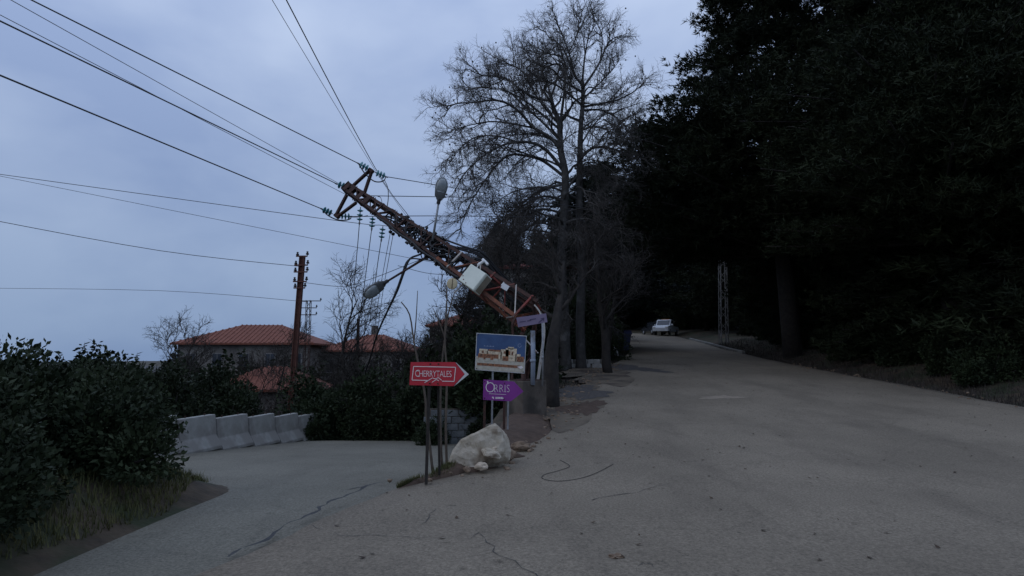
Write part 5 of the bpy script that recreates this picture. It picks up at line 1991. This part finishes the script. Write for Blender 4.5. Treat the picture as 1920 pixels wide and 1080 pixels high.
# ------------------------------------------------------------------ bin, bag, low wall
bp_ = gp(1166, 663)
bt_ = thing('waste_container', 'dark blue wheeled waste container at the left road edge', 'bin', (bp_.x, bp_.y, ZR(bp_.y)))
o_ = Vector((bp_.x - .1, bp_.y, ZR(bp_.y)))
A = [Vector((-.48, -.38, .16)), Vector((.48, -.38, .16)), Vector((.48, .38, .16)), Vector((-.48, .38, .16))]
B = [Vector((-.62, -.5, 1.12)), Vector((.62, -.5, 1.12)), Vector((.62, .5, 1.12)), Vector((-.62, .5, 1.12))]
MB().add([o_ + p for p in A + B], [(3, 2, 1, 0), (4, 5, 6, 7), (0, 1, 5, 4), (1, 2, 6, 5), (2, 3, 7, 6), (3, 0, 4, 7)]).build('container_body', M['bin'], bt_, False, .03)
MB().box(o_ + Vector((0, 0, 1.16)), (.66, 0, 0), (0, .54, 0), (0, 0, .035)).build('rim', M['bin'], bt_, False, .015)
ld_ = MB()
vs, fs = [], []
for i in range(7):
    a = math.pi * i / 6
    for x in (-.64, .64):
        vs.append(o_ + Vector((x, -.52 * math.cos(a), 1.2 + .2 * math.sin(a))))
fs = [(2 * i, 2 * i + 1, 2 * i + 3, 2 * i + 2) for i in range(6)] + [tuple(range(0, 14, 2)), tuple(range(13, 0, -2))]
ld_.add(vs, fs).build('lid', M['bin'], bt_)
for sx in (-1, 1):
    for sy in (-1, 1):
        c = o_ + Vector((sx * .42, sy * .32, .09))
        MB().lathe(c - Vector((.025, 0, 0)), (1, 0, 0), [(0, .05), (.005, .09), (.045, .09), (.05, .05)], 12).build('wheel', M['tyre'], bt_)
    MB().tube([o_ + Vector((sx * .66, -.3, 1.0)), o_ + Vector((sx * .74, -.3, 1.0)), o_ + Vector((sx * .74, .3, 1.0)), o_ + Vector((sx * .66, .3, 1.0))], .018, 6).build('handle', M['bin'], bt_)
bg = gp(1147, 667)


def bag(loc, r, label, seed):
    rr = random.Random(seed)
    from mathutils import noise
    bm = bmesh.new()
    bmesh.ops.create_icosphere(bm, subdivisions=3, radius=r)
    for v_ in bm.verts:
        k = 1 + .25 * noise.noise(v_.co * 6 + Vector((seed, 0, 0)))
        v_.co *= k
        if v_.co.z > r * .75:
            v_.co.x *= .45
            v_.co.y *= .45
            v_.co.z *= 1.25
        v_.co.z = max(v_.co.z, -r * .65)
    me = bpy.data.meshes.new('rubbish_bag')
    bm.to_mesh(me)
    bm.free()
    me.materials.append(M['bag'])
    o = bpy.data.objects.new('rubbish_bag', me)
    o.location = loc + Vector((0, 0, r * .6))
    C.objects.link(o)
    tag(o, label, 'bag', 'rubbish bags by the bin')


bag(Vector((bg.x, bg.y - .8, ZR(bg.y - .8))), .26, 'white rubbish bag left of the blue bin', 3)
bag(Vector((bg.x - .55, bg.y - .2, ZR(bg.y))), .2, 'smaller white rubbish bag furthest left of the blue bin', 8)
# low stone wall behind the plane tree
lw = thing('low_wall', 'low rubble wall behind the foot of the plane tree', 'wall', (1.6, 27.6, ZR(27.6)))
stm = None
rr = random.Random(9)
for j in range(2):
    for i in range(13):
        x = .35 + i * .3 + rr.uniform(-.03, .03) + j * .14
        mb = MB().box((0, 0, 0), (.14, 0, 0), (0, .13, 0), (0, 0, .095))
        if stm is None:
            ob = mb.build('stone', M['stonewall'], lw, False, .03)
            stm = ob.data
            bpy.data.objects.remove(ob)
        o = bpy.data.objects.new('stone', stm)
        C.objects.link(o)
        o.parent = lw
        o.location = (x - 1.6, rr.uniform(-.05, .05), .08 + j * .19)
        o.rotation_euler = (rr.uniform(-.1, .1), rr.uniform(-.1, .1), rr.uniform(-.15, .15))

# ------------------------------------------------------------------ vehicles at the top of the road
def wheel(parent, c, axis_, r=.34, w=.22):
    axis_ = Vector(axis_).normalized()
    wl_ = MB().lathe(Vector(c) - axis_ * w / 2, axis_, [(0, r * .6), (.01, r * .95), (.05, r), (w - .05, r), (w - .01, r * .95), (w, r * .6)], 20).build('wheel', M['tyre'], parent, True)
    MB().lathe(Vector(c) - axis_ * (w / 2 + .008), axis_, [(0, r * .2), (.004, r * .58), (w + .012, r * .58), (w + .016, r * .2)], 16).build('rim', M['steel'], wl_, True)


def car_frame(px, py, heading):
    d = py
    p = Vector(((px - 960) / F * d, d, 0))
    f = Vector((math.cos(heading), math.sin(heading), 0))
    s_ = Vector((-f.y, f.x, 0))
    return Vector((p.x, p.y, ZR(p.y))), f, s_


def profile_body(parent, o, f, s_, prof, hw_, mt, name, inset=0.0, bevel=.05):
    up = Vector((0, 0, 1))
    pts = [o + f * x + up * z - s_ * hw_ for x, z in prof]
    return MB().prism(pts, s_ * hw_ * 2).build(name, mt, parent, False, bevel)


# white pickup seen from the rear quarter, tarpaulin over the bed
o_, f, s_ = car_frame(1248, 71.0, R(242))
up = Vector((0, 0, 1))
pk = thing('pickup_truck', 'white pickup with a dark tarpaulin over its bed, parked at the top of the road', 'pickup', o_)
profile_body(pk, o_, f, s_, [(-2.5, .45), (2.45, .42), (2.5, .8), (2.35, 1.0), (1.2, 1.08), (-2.5, 1.05)], .88, M['car_white'], 'body')
profile_body(pk, o_, f, s_, [(-.55, 1.07), (1.25, 1.07), (.75, 1.72), (.5, 1.80), (-.4, 1.80), (-.52, 1.70)], .80, M['car_white'], 'cab')
for sd in (-1, 1):
    c = o_ + s_ * sd * .806
    MB().prism([c + f * x + up * z for x, z in [(-.38, 1.16), (.25, 1.16), (.25, 1.68), (-.34, 1.68)]], s_ * sd * .012).build('side_window', M['window'], pk)
    MB().prism([c + f * x + up * z for x, z in [(.32, 1.16), (1.0, 1.16), (.66, 1.66), (.32, 1.68)]], s_ * sd * .012).build('side_window', M['window'], pk)
    for x in (-1.55, 1.55):
        wheel(pk, o_ + f * x + s_ * sd * .80 + up * .34, s_)
    MB().box(o_ + f * 2.42 + s_ * sd * .68 + up * .82, f * .08, s_ * .15, up * .09).build('headlight', M['sign_white'], pk)
    MB().box(o_ - f * 2.50 + s_ * sd * .78 + up * .85, f * .02, s_ * .07, up * .14).build('tail_light', M['tail'], pk)
    MB().box(o_ + f * .95 + s_ * sd * .95 + up * 1.2, f * .05, s_ * .1, up * .07).build('mirror', M['car_white'], pk)
    MB().box(o_ - f * 1.5 + s_ * sd * .887 + up * .75, f * .5, s_ * .006, up * .03).build('side_stripe', M['amber'], pk)
MB().prism([o_ + f * x + up * z - s_ * .70 for x, z in [(1.19, 1.15), (1.21, 1.17), (.80, 1.69), (.77, 1.68)]], s_ * 1.4).build('windscreen', M['window'], pk)
profile_body(pk, o_, f, s_, [(-2.48, 1.06), (-.62, 1.06), (-.66, 1.55), (-1.3, 1.68), (-2.3, 1.5)], .84, M['tarp'], 'tarpaulin', 0, .08)
MB().box(o_ + f * .0 + up * 1.83, f * .07, s_ * .45, up * .035).build('roof_light', M['amber'], pk)
MB().box(o_ - f * 2.52 + up * .5, f * .05, s_ * .8, up * .07).build('bumper', M['steel'], pk)

# small dark car beside it
o_, f, s_ = car_frame(1226, 74.0, R(100))
dc = thing('parked_car', 'small dark car just left of the white pickup', 'car', o_)
profile_body(dc, o_, f, s_, [(-2.0, .4), (2.0, .38), (2.05, .7), (1.1, .92), (-1.95, .95)], .82, M['car_dark'], 'body')
profile_body(dc, o_, f, s_, [(-1.85, .94), (1.1, .92), (.45, 1.40), (-.9, 1.46), (-1.5, 1.35)], .70, M['car_dark'], 'cabin')
MB().prism([o_ + f * x + up * z - s_ * .6 for x, z in [(-1.90, 1.0), (-1.88, .98), (-1.55, 1.34), (-1.57, 1.36)]], s_ * 1.2).build('rear_window', M['window'], dc)
for sd in (-1, 1):
    for x in (-1.25, 1.3):
        wheel(dc, o_ + f * x + s_ * sd * .74 + up * .3, s_, .30, .18)
    MB().box(o_ - f * 2.0 + s_ * sd * .68 + up * .78, f * .02, s_ * .1, up * .08).build('tail_light', M['tail'], dc)
    MB().prism([o_ + s_ * sd * .705 + f * x + up * z for x, z in [(-1.3, 1.0), (.8, 1.0), (.36, 1.34), (-.95, 1.38)]], s_ * sd * .012).build('side_window', M['window'], dc)
